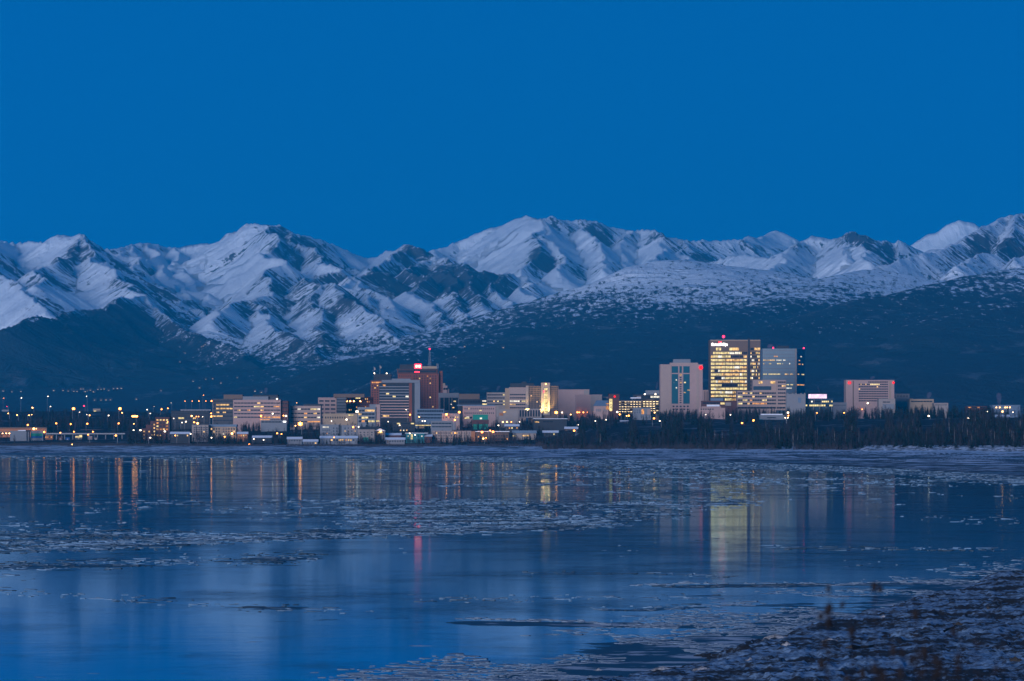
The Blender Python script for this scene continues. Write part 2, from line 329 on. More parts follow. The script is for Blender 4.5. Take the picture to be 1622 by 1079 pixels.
gl = N(n, 'MixShader'); fr_ = N(n, 'Fresnel'); fr_.inputs[0].default_value = 1.33; gb = N(n, 'BsdfGlossy'); gb.inputs['Color'].default_value = (0.50, 0.70, 0.78, 1); gb.inputs['Roughness'].default_value = 0.06
body = N(n, 'BsdfDiffuse'); body.inputs[0].default_value = (0.004, 0.02, 0.035, 1); n.links.new(fr_.outputs[0], gl.inputs[0]); n.links.new(body.outputs[0], gl.inputs[1]); n.links.new(gb.outputs[0], gl.inputs[2])   # blue green skin of cold silty water
nb = noise(n, ap, 1/1.6, 3, 0.5, (0.4, 1, 1)); nb2 = noise(n, ap, 1/22, 3, 0.5, (0.35, 1, 1))
bp = N(n, 'Bump'); bp.inputs['Strength'].default_value = 1.0; bp.inputs['Distance'].default_value = 0.0035; n.links.new(math_(n, 'ADD', nb, math_(n, 'MULTIPLY', nb2, 5.0)), bp.inputs['Height']); n.links.new(bp.outputs[0], gb.inputs['Normal']); n.links.new(bp.outputs[0], fr_.inputs['Normal'])
# dark wet slush
ds = N(n, 'BsdfPrincipled'); ds.inputs['Base Color'].default_value = (0.035, 0.075, 0.10, 1); ds.inputs['Roughness'].default_value = 0.5; ds.inputs['Specular IOR Level'].default_value = 0.12
ic = N(n, 'BsdfDiffuse'); n.links.new(mixc(n, noise(n, ap, 1/2.5, 3), (0.25, 0.27, 0.30, 1), (0.75, 0.78, 0.80, 1)), ic.inputs[0])
n3 = noise(n, ap, 1/2.6, 5, 0.6, (0.55, 1, 1)); n6 = noise(n, ap, 1/7, 5, 0.65, (0.8, 0.4, 1)); n7 = noise(n, ap, 1/2.2, 3, 0.6, (0.5, 1, 1)); n4 = noise(n, ap, 1/16, 4, 0.6, (0.5, 1, 1)); n5 = noise(n, ap, 1/2.8, 5, 0.65, (0.7, 0.6, 1)); n8 = noise(n, ap, 1/24, 8, 0.7, (0.8, 0.5, 1))
n9 = noise(n, ap, 1/110, 9, 0.78, (0.9, 0.35, 1))
dm = sstep(n, math_(n, 'ADD', sa, math_(n, 'MULTIPLY_ADD', n3, 1.0, math_(n, 'MULTIPLY_ADD', n4, 1.1, math_(n, 'MULTIPLY_ADD', n6, 1.6, math_(n, 'MULTIPLY_ADD', n9, 1.8, -2.75))))), 0.42, 0.60)
im = sstep(n, math_(n, 'ADD', math_(n, 'MULTIPLY', sa, 0.45), math_(n, 'MULTIPLY_ADD', n5, 1.9, math_(n, 'MULTIPLY_ADD', n4, 0.8, math_(n, 'MULTIPLY_ADD', n7, 1.2, -1.95)))), 0.47, 0.62)
film = math_(n, 'MULTIPLY', sstep(n, math_(n, 'ADD', math_(n, 'MULTIPLY', n8, 0.45), math_(n, 'MULTIPLY', n9, 0.55)), 0.47, 0.60), 0.62)      # thin grease ice dulls the mirror in patches
m1 = N(n, 'MixShader'); n.links.new(math_(n, 'MAXIMUM', dm, film), m1.inputs[0]); n.links.new(gl.outputs[0], m1.inputs[1]); n.links.new(ds.outputs[0], m1.inputs[2])
m2 = N(n, 'MixShader'); n.links.new(im, m2.inputs[0]); n.links.new(m1.outputs[0], m2.inputs[1]); n.links.new(ic.outputs[0], m2.inputs[2])
n.links.new(m2.outputs[0], out.inputs[0])
wo_ = grid_obj('water', X3, Y3, 0*X3, wm, {'slush': sl}); tag(wo_, kind='structure')

# ------------------------------------------------------------------ far shore ice, near shore, floes
def fanmesh(name, ytop, ybot, nc, nr, zf, mat, lo=-420, hi=2050):
    """a sheet between two edges given as photo rows, built where those rows meet the water"""
    x = np.linspace(lo, hi, nc)[None, :]; t = np.linspace(0, 1, nr)[:, None]
    yt = ytop(x); yb_ = ybot(x); py = yt+(yb_-yt)*t
    Y = F*CAMZ/(py-HY); X = (x-CX)/F*Y
    return grid_obj(name, X, Y, zf(X, Y, x, py, t), mat)
im_, n, out = new_mat('rough_snowy_ice'); ap = opos(n)
n1 = noise(n, ap, 1/7, 5, 0.65, (0.5, 1, 3)); n2 = noise(n, ap, 1/40, 4, 0.6, (0.5, 1, 1)); n0 = noise(n, ap, 1/1.2, 4, 0.6)
zz_ = N(n, 'SeparateXYZ'); n.links.new(ap, zz_.inputs[0])
f = sstep(n, math_(n, 'ADD', math_(n, 'ADD', n1, math_(n, 'MULTIPLY', n2, 0.9)), math_(n, 'MULTIPLY', zz_.outputs[2], 0.28)), 0.98, 1.16)
b = N(n, 'BsdfPrincipled'); n.links.new(mixc(n, f, (0.04, 0.055, 0.07, 1), mixc(n, n0, (0.36, 0.42, 0.50, 1), (0.66, 0.72, 0.80, 1))), b.inputs['Base Color']); b.inputs['Roughness'].default_value = 0.8; b.inputs['Specular IOR Level'].default_value = 0.2
n.links.new(b.outputs[0], out.inputs[0])
ef = lambda x: np.interp(x, [-420, 0, 400, 700, 900, 1100, 1300, 1450, 1622, 2050], [717, 718, 720, 723, 728, 731, 738, 745, 756, 780])
def zfar(X, Y, x, py, t):
    z = (ridged(X/70, Y/55, 5, 15)-0.50)*2.6*(0.4+0.6*(1-t))+0.15+fbm(X/9, Y/20, 3, 17)*0.35
    return z*smooth01(t*30)*smooth01((1-t)*10)-0.06*(t > 0.97)+1.3*(1-smooth01(t*12))
o = fanmesh('shore_ice', lambda x: np.interp(x, [-420, 0, 250, 450, 700, 900, 1100, 1300, 1622, 2050], [712.3, 712.3, 712.8, 713.3, 713.6, 714, 714.8, 716, 718, 720])-.7, ef, 900, 260, zfar, im_); tag(o, kind='structure')
sm_, n, out = new_mat('snowy_mud_shore'); ap = opos(n)
n1 = noise(n, ap, 1/1.1, 7, 0.75, (0.8, 0.7, 1)); n2 = noise(n, ap, 1/8, 4, 0.6); n0 = noise(n, ap, 1/0.5, 5, 0.7)
f = sstep(n, math_(n, 'ADD', n1, math_(n, 'MULTIPLY', n2, 0.7)), 0.80, 0.90)
b = N(n, 'BsdfPrincipled'); n.links.new(mixc(n, f, (0.03, 0.028, 0.028, 1), mixc(n, sstep(n, n0, 0.35, 0.62), (0.06, 0.09, 0.13, 1), (0.27, 0.40, 0.52, 1))), b.inputs['Base Color']); b.inputs['Roughness'].default_value = 0.85; b.inputs['Specular IOR Level'].default_value = 0.2
n.links.new(b.outputs[0], out.inputs[0])
def near_edge(x): return np.interp(x, [-400, 500, 700, 850, 1000, 1080, 1160, 1240, 1300, 1400, 1450, 1622, 2050], [1400, 1240, 1140, 1096, 1070, 1058, 1040, 1008, 986, 964, 948, 903, 830])
Y5 = np.concatenate([np.exp(np.linspace(np.log(2.0), np.log(185.0), 110)), np.linspace(186, 470, 420)])[:, None]; w5 = np.linspace(-1, 1, 860)[None, :]
X5 = (w5+2.2*w5**9)*(0.155*Y5+16); Y5 = Y5+0*w5
def cellh(X, Y, sx, sy, seed):
    wx_ = X/sx+fbm(X/sx*.7, Y/sy*.7, 2, seed)*1.1; wy_ = Y/sy+fbm(X/sx*.7+9, Y/sy*.7, 2, seed+2)*1.1
    return _T[(np.floor(wx_).astype(np.int64)+seed*31) & 511, (np.floor(wy_).astype(np.int64)+seed*17) & 511]
def shore_z(X, Y):
    x = CX+X/Y*F; Ye = F*CAMZ/(near_edge(np.clip(x, -400, 2050))-HY)
    d = (Ye+fbm(X/9, Y/14, 4, 44)*15-Y)
    z = -0.35+0.75*smooth01((d+14)/30)+0.4*smooth01(d/120)
    z = z+smooth01((d+10)/16)*(((cellh(X, Y, 0.55, 1.0, 1)-0.3)*0.16+(cellh(X, Y, 1.5, 2.4, 7)-0.5)*0.20+(cellh(X, Y, 0.25, 0.5, 9)-0.5)*0.07+fbm(X/7, Y/7, 3, 53)*0.22))
    bl = 10.35-10.9*smooth01((Y-20)/62)+fbm(X/3, Y/3, 3, 54)*0.12*(1-smooth01((Y-15)/20))
    return np.maximum(z, bl)
Z5 = shore_z(X5, Y5)
o = grid_obj('snowy_shore', X5, Y5, Z5, sm_); tag(o, kind='structure')
flm, n, out = new_mat('ice_floe'); ap = opos(n); b = N(n, 'BsdfPrincipled'); n.links.new(mixc(n, noise(n, ap, 1/1.1, 3), (0.05, 0.08, 0.11, 1), (0.26, 0.34, 0.42, 1)), b.inputs['Base Color']); b.inputs['Roughness'].default_value = 0.7; n.links.new(b.outputs[0], out.inputs[0])
rr = random.Random(5); V = []; Fc = []
def floe(X, Y, r, h):
    k = rr.randint(5, 8); b0 = len(V); a0 = rr.random()*6.28; st = rr.uniform(1, 1.8)
    ring = [(a0+2*pi*i/k+rr.uniform(-.25, .25), r*rr.uniform(.65, 1.1)) for i in range(k)]
    tilt = rr.uniform(-.06, .06)
    for (a, q_) in ring: V.append((X+cos(a)*q_*st, Y+sin(a)*q_, -0.05))
    for (a, q_) in ring: V.append((X+cos(a)*q_*st*.92, Y+sin(a)*q_*.92, h+tilt*cos(a)*r))
    Fc.append(tuple(b0+k+i for i in range(k)))
    for i in range(k): Fc.append((b0+i, b0+(i+1) % k, b0+k+(i+1) % k, b0+k+i))
e_nearf = lambda x: np.interp(x, [-400, 380, 460, 640, 830, 1080, 1250, 1400, 1622, 2100], [1150, 1082, 1076, 1050, 1012, 965, 930, 918, 885, 820])
cnt = 0
while cnt < 3900:
    x = rr.uniform(350, 1800); y = rr.uniform(870, 1120); en = float(e_nearf(x)); es = float(near_edge(x))
    if y < en-6+rr.random()*14 or y > es+12: continue
    if rr.random() > 0.4+0.6*max(0.0, (y-en)/max(es-en, 10))**0.8: continue
    Y = F*CAMZ/(y-HY); X = (x-CX)/F*Y
    c_ = vn2(np.array([X/4.0]), np.array([Y/11.0]), 3)[0]
    if c_ < 0.50: continue
    floe(X, Y, rr.choice([.08, .10, .12, .15, .2, .3, .55])*rr.uniform(.7, 1.3), rr.uniform(.008, .03)); cnt += 1
for (x0, y0, x1, y1, m_) in [(720, 983, 1190, 992, 150), (1000, 929.5, 1640, 921, 150)]:
    for i in range(m_):
        t = rr.random(); x = x0+(x1-x0)*t; y = y0+(y1-y0)*t+rr.gauss(0, 1.0)+7*float(fbm(np.array([x/90.]), np.array([y0/7.]), 2, 9)[0])
        Y = F*CAMZ/(y-HY); floe((x-CX)/F*Y, Y, rr.uniform(.12, .38)*(Y/280)**.5, rr.uniform(.01, .05))
o = mesh_obj('ice_floes', V, Fc, flm); tag(o, kind='stuff')
V = []; Fc = []; cnt = 0        # drifting brash ice out on the open water, thick in the bands
_xi = np.linspace(-0.17, 0.17, nW)
while cnt < 15000:
    x = rr.uniform(-260, 1880); y = 722+rr.random()**1.25*250; u_ = (x-CX)/F; Y = F*CAMZ/(y-HY)
    if y < float(ef(x))-1 or y > float(e_nearf(x)): continue
    ci = min(nW-1, max(0, int(round((u_/(1+330/Y)+0.17)/0.34*(nW-1))))); rj = int(np.searchsorted(-Y3[:, 0], -Y)); s_ = float(sl[min(rj, nRw-1), ci])
    c_ = .5*float(vn2(np.array([u_*Y/40.]), np.array([Y/150.]), 3)[0])+.5*float(vn2(np.array([u_*Y/11.]), np.array([Y/45.]), 5)[0])
    if rr.random() > max(0.0, s_*.9-.12)*(1 if y < 880 else .45)+max(0.0, c_-.60)*(2.2 if 560 < x and y < (850 if x < 1050 else 775) else .35): continue
    r_ = rr.choice([.14, .18, .25, .35, .5, 1.0])*(Y/700)**.7; floe(u_*Y, Y, r_, rr.uniform(.02, .09)*(Y/700)**.8); cnt += 1
brm, n, out = new_mat('brash_ice'); ap = opos(n); b = N(n, 'BsdfPrincipled'); n.links.new(mixc(n, sstep(n, noise(n, ap, 1/14, 4, .7), .40, .60), (0.012, 0.035, 0.055, 1), (0.17, 0.27, 0.36, 1)), b.inputs['Base Color']); b.inputs['Roughness'].default_value = 0.6; n.links.new(b.outputs[0], out.inputs[0])
o = mesh_obj('brash_ice', V, Fc, brm); tag(o, kind='stuff')
# ------------------------------------------------------------------ materials for the town
def paint(name, col, var=0.12, rough=0.8, scale=1/6, spec=0.2, metal=0):
    m, n, out = new_mat(name); ap = opos(n)
    a = noise(n, ap, scale, 4, 0.6)
    b = N(n, 'BsdfPrincipled')
    n.links.new(mixc(n, a, tuple(c*(1-var) for c in col)+(1,), tuple(min(1, c*(1+var)) for c in col)+(1,)), b.inputs['Base Color'])
    b.inputs['Roughness'].default_value = rough; b.inputs['Specular IOR Level'].default_value = spec; b.inputs['Metallic'].default_value = metal
    n.links.new(b.outputs[0], out.inputs[0]); return m
def lampglow(name, core, rim, st, pw=1.6):
    m, n, out = new_mat(name); e = N(n, 'Emission'); lw = N(n, 'LayerWeight'); lw.inputs[0].default_value = 0.5
    f = math_(n, 'POWER', math_(n, 'SUBTRACT', 1.0, lw.outputs['Facing']), pw)      # bright core, dim coloured edge painted as a small halo
    n.links.new(mixc(n, f, rim+(1,), tuple(c*st for c in core)+(1,)), e.inputs[0]); n.links.new(e.outputs[0], out.inputs[0]); return m
def glow(name, col, st, var=0.0, scale=1/3.0):
    m, n, out = new_mat(name); e = N(n, 'Emission'); e.inputs[0].default_value = col+(1,); e.inputs[1].default_value = st
    if var:
        g = N(n, 'NewGeometry').outputs['Position']
        a = noise(n, g, scale, 3, 0.6)
        n.links.new(math_(n, 'MULTIPLY', sstep(n, a, 0.34, 0.62), st*var+0.0), (x := math_(n, 'ADD', 0.0, 0.0)).node.inputs[0]); x.node.inputs[1].default_value = st*(1-var)
        n.links.new(x, e.inputs[1])
    n.links.new(e.outputs[0], out.inputs[0]); return m
M = dict(
 beige=paint('warm_beige_concrete', (.36, .265, .225)), pink=paint('pinkish_concrete', (.39, .265, .235)), white=paint('pale_painted_wall', (.29, .245, .22)), grey=paint('grey_concrete', (.22, .22, .23)),
 darkgrey=paint('dark_grey_cladding', (.04, .043, .05)), brick=paint('red_brown_brick', (.20, .066, .045), .25, scale=1/3), redbrown=paint('dark_red_brown_cladding', (.10, .045, .04), .2), black=paint('black_glass_cladding', (.018, .022, .03), rough=.35, spec=.4),
 brown=paint('brown_cladding', (.16, .11, .085)), tan=paint('tan_concrete', (.34, .25, .17)), teal=paint('teal_glass', (.0, .085, .115), .2, rough=.3, spec=.4), bluewhite=paint('bluish_white_panels', (.19, .205, .225)), paleglass=paint('pale_curtain_glass', (.19, .26, .29), .1, rough=.35, spec=.5),
 darkglass=paint('dark_and_shaded_curtain_glass', (.02, .05, .075), .1, rough=.3, spec=.4), glass=paint('dark_window_glass', (.012, .016, .024), .3, rough=.25, spec=.4), green=paint('green_cladding', (.02, .24, .17)), tealwall=paint('teal_painted_siding', (.03, .17, .19)),
 snow=paint('roof_snow', (.75, .78, .82), .06, scale=1/2), wood=paint('brown_siding', (.12, .08, .06)), orangewall=paint('orange_and_lamplit_cladding', (.38, .16, .08)), blue=paint('blue_cladding', (.02, .09, .28)), metal=paint('galvanised_metal', (.25, .25, .26), .1, rough=.5, metal=.4),  # orangewall serves orange walls and orange lamplight painted into wall colour
 crown=paint('dark_spruce_needles', (.012, .020, .016), .5, scale=1/1.5), twig=paint('bare_grey_twigs', (.036, .030, .034), .4, scale=1/2), bark=paint('dark_bark', (.05, .04, .035)), birch=paint('pale_birch_bark', (.30, .29, .28), .4), bluesteel=paint('blue_grey_metal_roof', (.14, .20, .27)),
 lit=glow('lit_window_warm', (1.0, .60, .22), 1.5, .75), lity=glow('lit_window_yellow', (1.0, .78, .34), 1.4, .6), litw=glow('lit_window_white', (1.0, .92, .74), 1.6, .5), lito=glow('lit_window_orange', (1.0, .42, .12), 1.3, .7),
 amber=lampglow('sodium_lamp', (1.0, .30, .05), (.9, .16, .02), 22, 2.8), amberbig=lampglow('sodium_flood_lamp', (1.0, .32, .05), (1.0, .17, .01), 32, 2.6), warmlamp=lampglow('warm_lamp', (1.0, .46, .13), (.8, .26, .05), 20, 2.6), whitelamp=lampglow('white_lamp', (1.0, .80, .58), (.5, .38, .30), 10), redlamp=lampglow('red_beacon', (1.0, .03, .10), (.9, .0, .04), 7), redsign=glow('red_sign', (1.0, .02, .04), 10), reddisc=glow('red_disc', (1.0, .015, .02), 1.8), pinksign=glow('pale_pink_lit_screen', (1.0, .72, .95), 1.6, .35, 1/4), whitesign=glow('white_sign', (1, .96, .92), 5), garage=glow('garage_lights', (1.0, .74, .40), 5, .5, 1/4), farlight=glow('far_house_light', (1.0, .72, .55), .9), redhot=glow('orange_red_sign_core', (1.0, .35, .18), 9),
)
def boxg(V, Fc, x0, x1, y0, y1, z0, z1, mi=None, mats=None):
    b = len(V); V += [(x, y, z) for x in (x0, x1) for y in (y0, y1) for z in (z0, z1)]
    Fc += [(b, b+1, b+3, b+2), (b+4, b+6, b+7, b+5), (b, b+4, b+5, b+1), (b+2, b+3, b+7, b+6), (b, b+2, b+6, b+4), (b+1, b+5, b+7, b+3)]
    if mi is not None: mats += [mi]*6
def gh(X, Y):
    """ground height under a place, on the flats or on the mountain slopes"""
    if Y < 7600: return float(ground_z(X, Y))
    r = int(round((Y-7600)/(25500-7600)*(nr-1))); c = int(round((X/Y+0.168)/0.336*(nc-1)))
    return float(H[min(r, nr-1), min(max(c, 0), nc-1)])
rb = random.Random(11); MARKS = []
class Bld:
    def __init__(s, name, label, cat, x0, x1, yt, Y, mat, depth=22, short=None, cope=True, roof=None, group=None, yb=None):
        s.k = Y/F; s.xc = (x0+x1)/2; X = (s.xc-CX)*s.k; s.Y = Y
        s.zb = min(gh((x0-CX)*s.k, Y), gh((x1-CX)*s.k, Y), gh(X, Y+depth))-0.5
        if yb is not None: s.zb = min(CAMZ+(HY-yb)*s.k, s.zb+60)
        s.r = bpy.data.objects.new(name, None); C.objects.link(s.r); s.r.location = (X, Y, s.zb); s.r.empty_display_size = 3
        tag(s.r, label, cat, group); s.win = []; s.x0 = x0; s.x1 = x1; s.yt = yt; s.mat = mat; s.depth = depth
        V = []; Fc = []; a, b, t = s.fx(x0), s.fx(x1), s.fz(yt)
        if roof == 'gable':
            e = t-(b-a)*0.22; boxg(V, Fc, a, b, 0, depth, 0, e); s.part('wall', V, Fc, mat)
            V = [(a-.5, -.5, e-.2), (b+.5, -.5, e-.2), ((a+b)/2, -.5, t), (a-.5, depth+.5, e-.2), (b+.5, depth+.5, e-.2), ((a+b)/2, depth+.5, t)]
            s.part('roof', V, [(0, 1, 2), (3, 5, 4), (0, 2, 5, 3), (1, 4, 5, 2), (0, 3, 4, 1)], 'snow')
        elif roof == 'side':
            e = t-2.2; boxg(V, Fc, a, b, 0, depth, 0, e); s.part('wall', V, Fc, mat)
            V = [(a-.6, -.7, e), (b+.6, -.7, e), (b+.6, depth/2, t), (a-.6, depth/2, t), (a-.6, depth+.7, e), (b+.6, depth+.7, e)]
            s.part('roof', V, [(0, 1, 2, 3), (3, 2, 5, 4), (0, 3, 4), (1, 5, 2), (0, 4, 5, 1)], 'snow')
        else:
            boxg(V, Fc, a, b, 0, depth, 0, t-(.7 if cope else 0))
            if cope: boxg(V, Fc, a-.2, b+.2, -.2, depth+.2, t-.7, t)
            s.part('wall', V, Fc, mat)
        if short: MARKS.append((s.xc, yt, short))
    def fx(s, x): return (x-s.xc)*s.k
    def fz(s, y): return CAMZ+(HY-y)*s.k-s.zb
    def part(s, name, V, Fc, mat, mats=None, mlist=None, parent=None):
        o = mesh_obj(name, V, Fc, None if mlist else M[mat], parent or s.r)
        if mlist:
            for m in mlist: o.data.materials.append(M[m])
            o.data.polygons.foreach_set('material_index', mats)
        return o
    def box(s, name, x0, x1, y0, y1, mat, off=-.12, d=None, parent=None):
        """a block between two photo columns and rows, its face off metres behind the wall's face"""
        V = []; Fc = []; d = s.depth if d is None else d
        boxg(V, Fc, s.fx(x0), s.fx(x1), off, off+d, s.fz(y1), s.fz(y0)); return s.part(name, V, Fc, mat, parent=parent)
    def rib(s, x0, x1, y, h, lit=0.15, mats=('lit',), off=0.0, bay=3.4, segs=(), name='ribbon_window', pier=0.3, runs=2.5):
        V = []; Fc = []; mi = []; ml = ['glass']+list(mats)
        a, b = s.fx(x0), s.fx(x1); nb_ = max(1, int(round((b-a)/bay))); w = (b-a)/nb_; z1 = s.fz(y)+h*s.k/2; z0 = z1-h*s.k
        cur = 0
        for i in range(nb_):
            xa = x0+(x1-x0)*(i+.5)/nb_
            if segs: on = next((q[2] for q in segs if q[0] <= xa <= q[1]), None); c = (ml.index(on) if on in ml else 1) if on else 0
            else:
                if rb.random() < 1/runs or i == 0: cur = rb.randint(1, len(ml)-1) if rb.random() < lit else 0
                c = cur
            boxg(V, Fc, a+w*i+pier/2, a+w*(i+1)-pier/2, off-.06, off+.1, z0, z1, c, mi)
        return s.part(name, V, Fc, None, mi, ml)
    def grid(s, x0, x1, y0, y1, nx, ny, wf=.5, hf=.5, lit=.06, mats=('lit',), off=0.0, skip=0.0, on=()):
        w = (s.fx(x1)-s.fx(x0))/nx; h = (s.fz(y0)-s.fz(y1))/ny
        for j in range(ny):
            for i in range(nx):
                if rb.random() < skip: continue
                c = rb.choice(mats) if (rb.random() < lit or (i, j) in on) else 'glass'
                s.win.append((s.fx(x0)+w*(i+.5), off-.06, s.fz(y0)-h*(j+.5), round(w*wf, 3), round(h*hf, 3), c))
    def done(s):
        ws = sorted(s.win, key=lambda q: (q[5] == 'glass', -q[3]*q[4])); cache = {}
        for q in ws[:98]:
            kk = (q[3], q[4], q[5])
            if kk not in cache:
                V = []; Fc = []; boxg(V, Fc, -q[3]/2, q[3]/2, 0, .16, -q[4]/2, q[4]/2); me = bpy.data.meshes.new('window'); me.from_pydata(V, [], Fc); me.materials.append(M[q[5]]); cache[kk] = me
            o = bpy.data.objects.new('window', cache[kk]); C.objects.link(o); o.parent = s.r; o.location = (q[0], q[1], q[2])
        if len(ws) > 98:
            V = []; Fc = []; mi = []; ml = sorted({q[5] for q in ws[98:]})
            for q in ws[98:]: boxg(V, Fc, q[0]-q[3]/2, q[0]+q[3]/2, q[1], q[1]+.16, q[2]-q[4]/2, q[2]+q[4]/2, ml.index(q[5]), mi)
            s.part('small_windows', V, Fc, None, mi, ml)['kind'] = 'stuff'
        return s
def sphere(r, c=(0, 0, 0), sz=1.0):
    t = (1+5**.5)/2; vs = [(-1, t, 0), (1, t, 0), (-1, -t, 0), (1, -t, 0), (0, -1, t), (0, 1, t), (0, -1, -t), (0, 1, -t), (t, 0, -1), (t, 0, 1), (-t, 0, -1), (-t, 0, 1)]
    l = math.sqrt(1+t*t); V = [(c[0]+r*a/l, c[1]+r*b/l, c[2]+r*sz*d/l) for a, b, d in vs]
    Fc = [(0, 11, 5), (0, 5, 1), (0, 1, 7), (0, 7, 10), (0, 10, 11), (1, 5, 9), (5, 11, 4), (11, 10, 2), (10, 7, 6), (7, 1, 8), (3, 9, 4), (3, 4, 2), (3, 2, 6), (3, 6, 8), (3, 8, 9), (4, 9, 5), (2, 4, 11), (6, 2, 10), (8, 6, 7), (9, 8, 1)]
    return V, Fc
def disc(V, Fc, cx, cz, r, y0, y1, n_=20):
    b = len(V)
    for y in (y0, y1):
        for i in range(n_): V.append((cx+r*cos(2*pi*i/n_), y, cz+r*sin(2*pi*i/n_)))
    Fc.append(tuple(b+i for i in range(n_))); Fc.append(tuple(b+2*n_-1-i for i in range(n_)))
    for i in range(n_): j = (i+1) % n_; Fc.append((b+i, b+n_+i, b+n_+j, b+j))
def text_part(bl, txt, x0, x1, yc, mat, name='sign_letters', off=-.5, bold=0.02, wide=None):
    cu = bpy.data.curves.new('t', 'FONT'); cu.body = txt; cu.extrude = .12; cu.offset = bold; cu.align_x = 'CENTER'; cu.align_y = 'CENTER'; cu.size = 1
    ob = bpy.data.objects.new('t', cu); C.objects.link(ob); bpy.context.view_layer.update()
    me = bpy.data.meshes.new_from_object(ob.evaluated_get(bpy.context.evaluated_depsgraph_get())); wd_ = ob.dimensions.x
    bpy.data.objects.remove(ob); me.name = name; me.materials.clear(); me.materials.append(M[mat])
    o = bpy.data.objects.new(name, me); C.objects.link(o); o.parent = bl.r; sc0 = (bl.fx(x1)-bl.fx(x0))/wd_
    o.rotation_euler = (pi/2, 0, 0); o.scale = (sc0, sc0*(wide or 1), 1); o.location = (bl.fx((x0+x1)/2), off, bl.fz(yc)); return o

# ------------------------------------------------------------------ the town, left to right
# port flats
b = Bld('port_warehouse', 'long orange lit warehouse at the left edge of the port', 'warehouse', -40, 74, 677.5, 4700, 'orangewall', 60, 'the orange lit warehouse')  # orange lamplight painted into its wall colour
b.box('eave', -40, 74, 677, 678.6, 'brown', -1.2, 1); b.box('loading_band', -40, 16, 684.5, 688, 'black', -.3, .3)
for x in (-22, -8, 4, 10, 15): b.box('dock_light', x-.9, x+.9, 686, 687.2, 'warmlamp', -.9, .5)
b.done()
b = Bld('panel_shed', 'pale panelled shed with bright white light strip at its foot', 'shed', 16, 42, 682.5, 4360, 'bluewhite', 26, 'the pale panelled shed')
b.box('light_strip', 16, 31.5, 700, 701.4, 'whitelamp', -.5, .4)
for x in (22, 28, 34): b.box('panel_joint', x, x+.4, 684, 699, 'grey', -.15, .15)
b.box('roof_step', 28, 42, 681.4, 682.6, 'snow', 2, 20); b.done()
b = Bld('silo', 'dark narrow silo standing between the pale shed and blue shed', 'silo', 43, 47, 682, 4350, 'darkgrey', 3.2)
b.box('head', 41, 48.5, 681.2, 684, 'darkgrey', -.8, 5); b.box('ladder', 44.6, 45.2, 684, 703, 'metal', -.5, .3); b.done()
b = Bld('blue_shed', 'shed with green and blue bands under a pale roof', 'shed', 48.5, 68, 682.6, 4370, 'bluewhite', 24, 'the green and blue banded shed')
b.box('green_band', 48.6, 67.9, 686.5, 691, 'green', -.18, .18); b.box('blue_band', 48.6, 67.9, 691, 694, 'blue', -.2, .2); b.grid(50, 67, 696, 701, 5, 1, .4, .5); b.done()
b = Bld('viaduct', 'long pale roadway deck on posts across the port flats', 'bridge', 70, 198, 686.6, 4500, 'metal', 9, 'the roadway deck')
for o_ in list(b.r.children): bpy.data.objects.remove(o_)
V = []; Fc = []; boxg(V, Fc, b.fx(70), b.fx(198), 0, 9, b.fz(688.3), b.fz(687.1)); b.part('deck', V, Fc, 'grey')
V = []; Fc = []; boxg(V, Fc, b.fx(70), b.fx(198), -.15, .0, b.fz(687.1), b.fz(686.2)); b.part('railing', V, Fc, 'metal')
for x in range(76, 198, 13): b.box('pier', x-.6, x+.6, 688.3, 700, 'grey', 2, 4)
b = Bld('low_warehouse', 'low brown warehouse seen over the roadway deck', 'warehouse', 128, 168, 680.5, 4900, 'brown', 30); b.rib(130, 166, 683, 1.6, .2); b.done()
b = Bld('low_warehouse', 'orange lit shed under the roadway deck beside the banded shed', 'shed', 70, 84, 689.5, 4440, 'orangewall', 12); b.grid(71, 83, 691, 694.5, 4, 1, .5, .7, .8, ('lito',)); b.done()
for (x0, x1, y, lb, m) in [(92, 99, 691.5, 'rust coloured container stack under the roadway deck', 'redbrown'), (139, 146, 691, 'pinkish container stack under the roadway deck', 'pink'), (150, 153.5, 693.5, 'small white tank beside the pinkish containers', 'white'), (104, 110, 693, 'blue container stack under the roadway deck', 'blue')]:
    b = Bld('container_stack', lb, 'container', x0, x1, y, 4400, m, 6); b.box('door', (x0+x1)/2-.8, (x0+x1)/2+.8, y+2, y+6, 'metal', -.15, .15); b.done()
b = Bld('loader', 'yellow lit loader parked beneath the roadway deck', 'vehicle', 121, 129.5, 690.2, 4380, 'tan', 4, yb=696)
b.box('cab', 125.5, 129.8, 689.2, 692.6, 'lity', -.5, 3); b.box('body', 119.5, 127, 691.2, 693.2, 'amber' if 0 else 'lity', -.4, 3)  # cab and body are given a glow of their own
for x in (121.5, 127): V = []; Fc = []; disc(V, Fc, b.fx(x), b.fz(695), 1.0, -.7, .3); b.part('wheel', V, Fc, 'black')
b.done()
b = Bld('hall', 'low pale building with yellow lit corner among far trees', 'building', 147.5, 159, 647.5, 6200, 'tan', 26, 'the pale building among the far trees'); b.grid(148, 153, 650.5, 653.5, 1, 1, .8, .9, 1, ('lity',)); b.grid(153, 159, 649, 653, 3, 1, .5, .6); b.done()
b = Bld('hall', 'small flat house at the far left skyline trees', 'house', 3, 14, 649, 6300, 'grey', 20); b.grid(4, 13, 651, 655, 3, 1, .5, .5, .9, ('lit',)); b.done()
b = Bld('hall', 'low house with orange lit windows above the warehouse roof', 'house', 22, 31, 655.5, 6000, 'brown', 18); b.grid(23, 30, 656.8, 659, 3, 1, .6, .7, 1, ('lit',)); b.done()
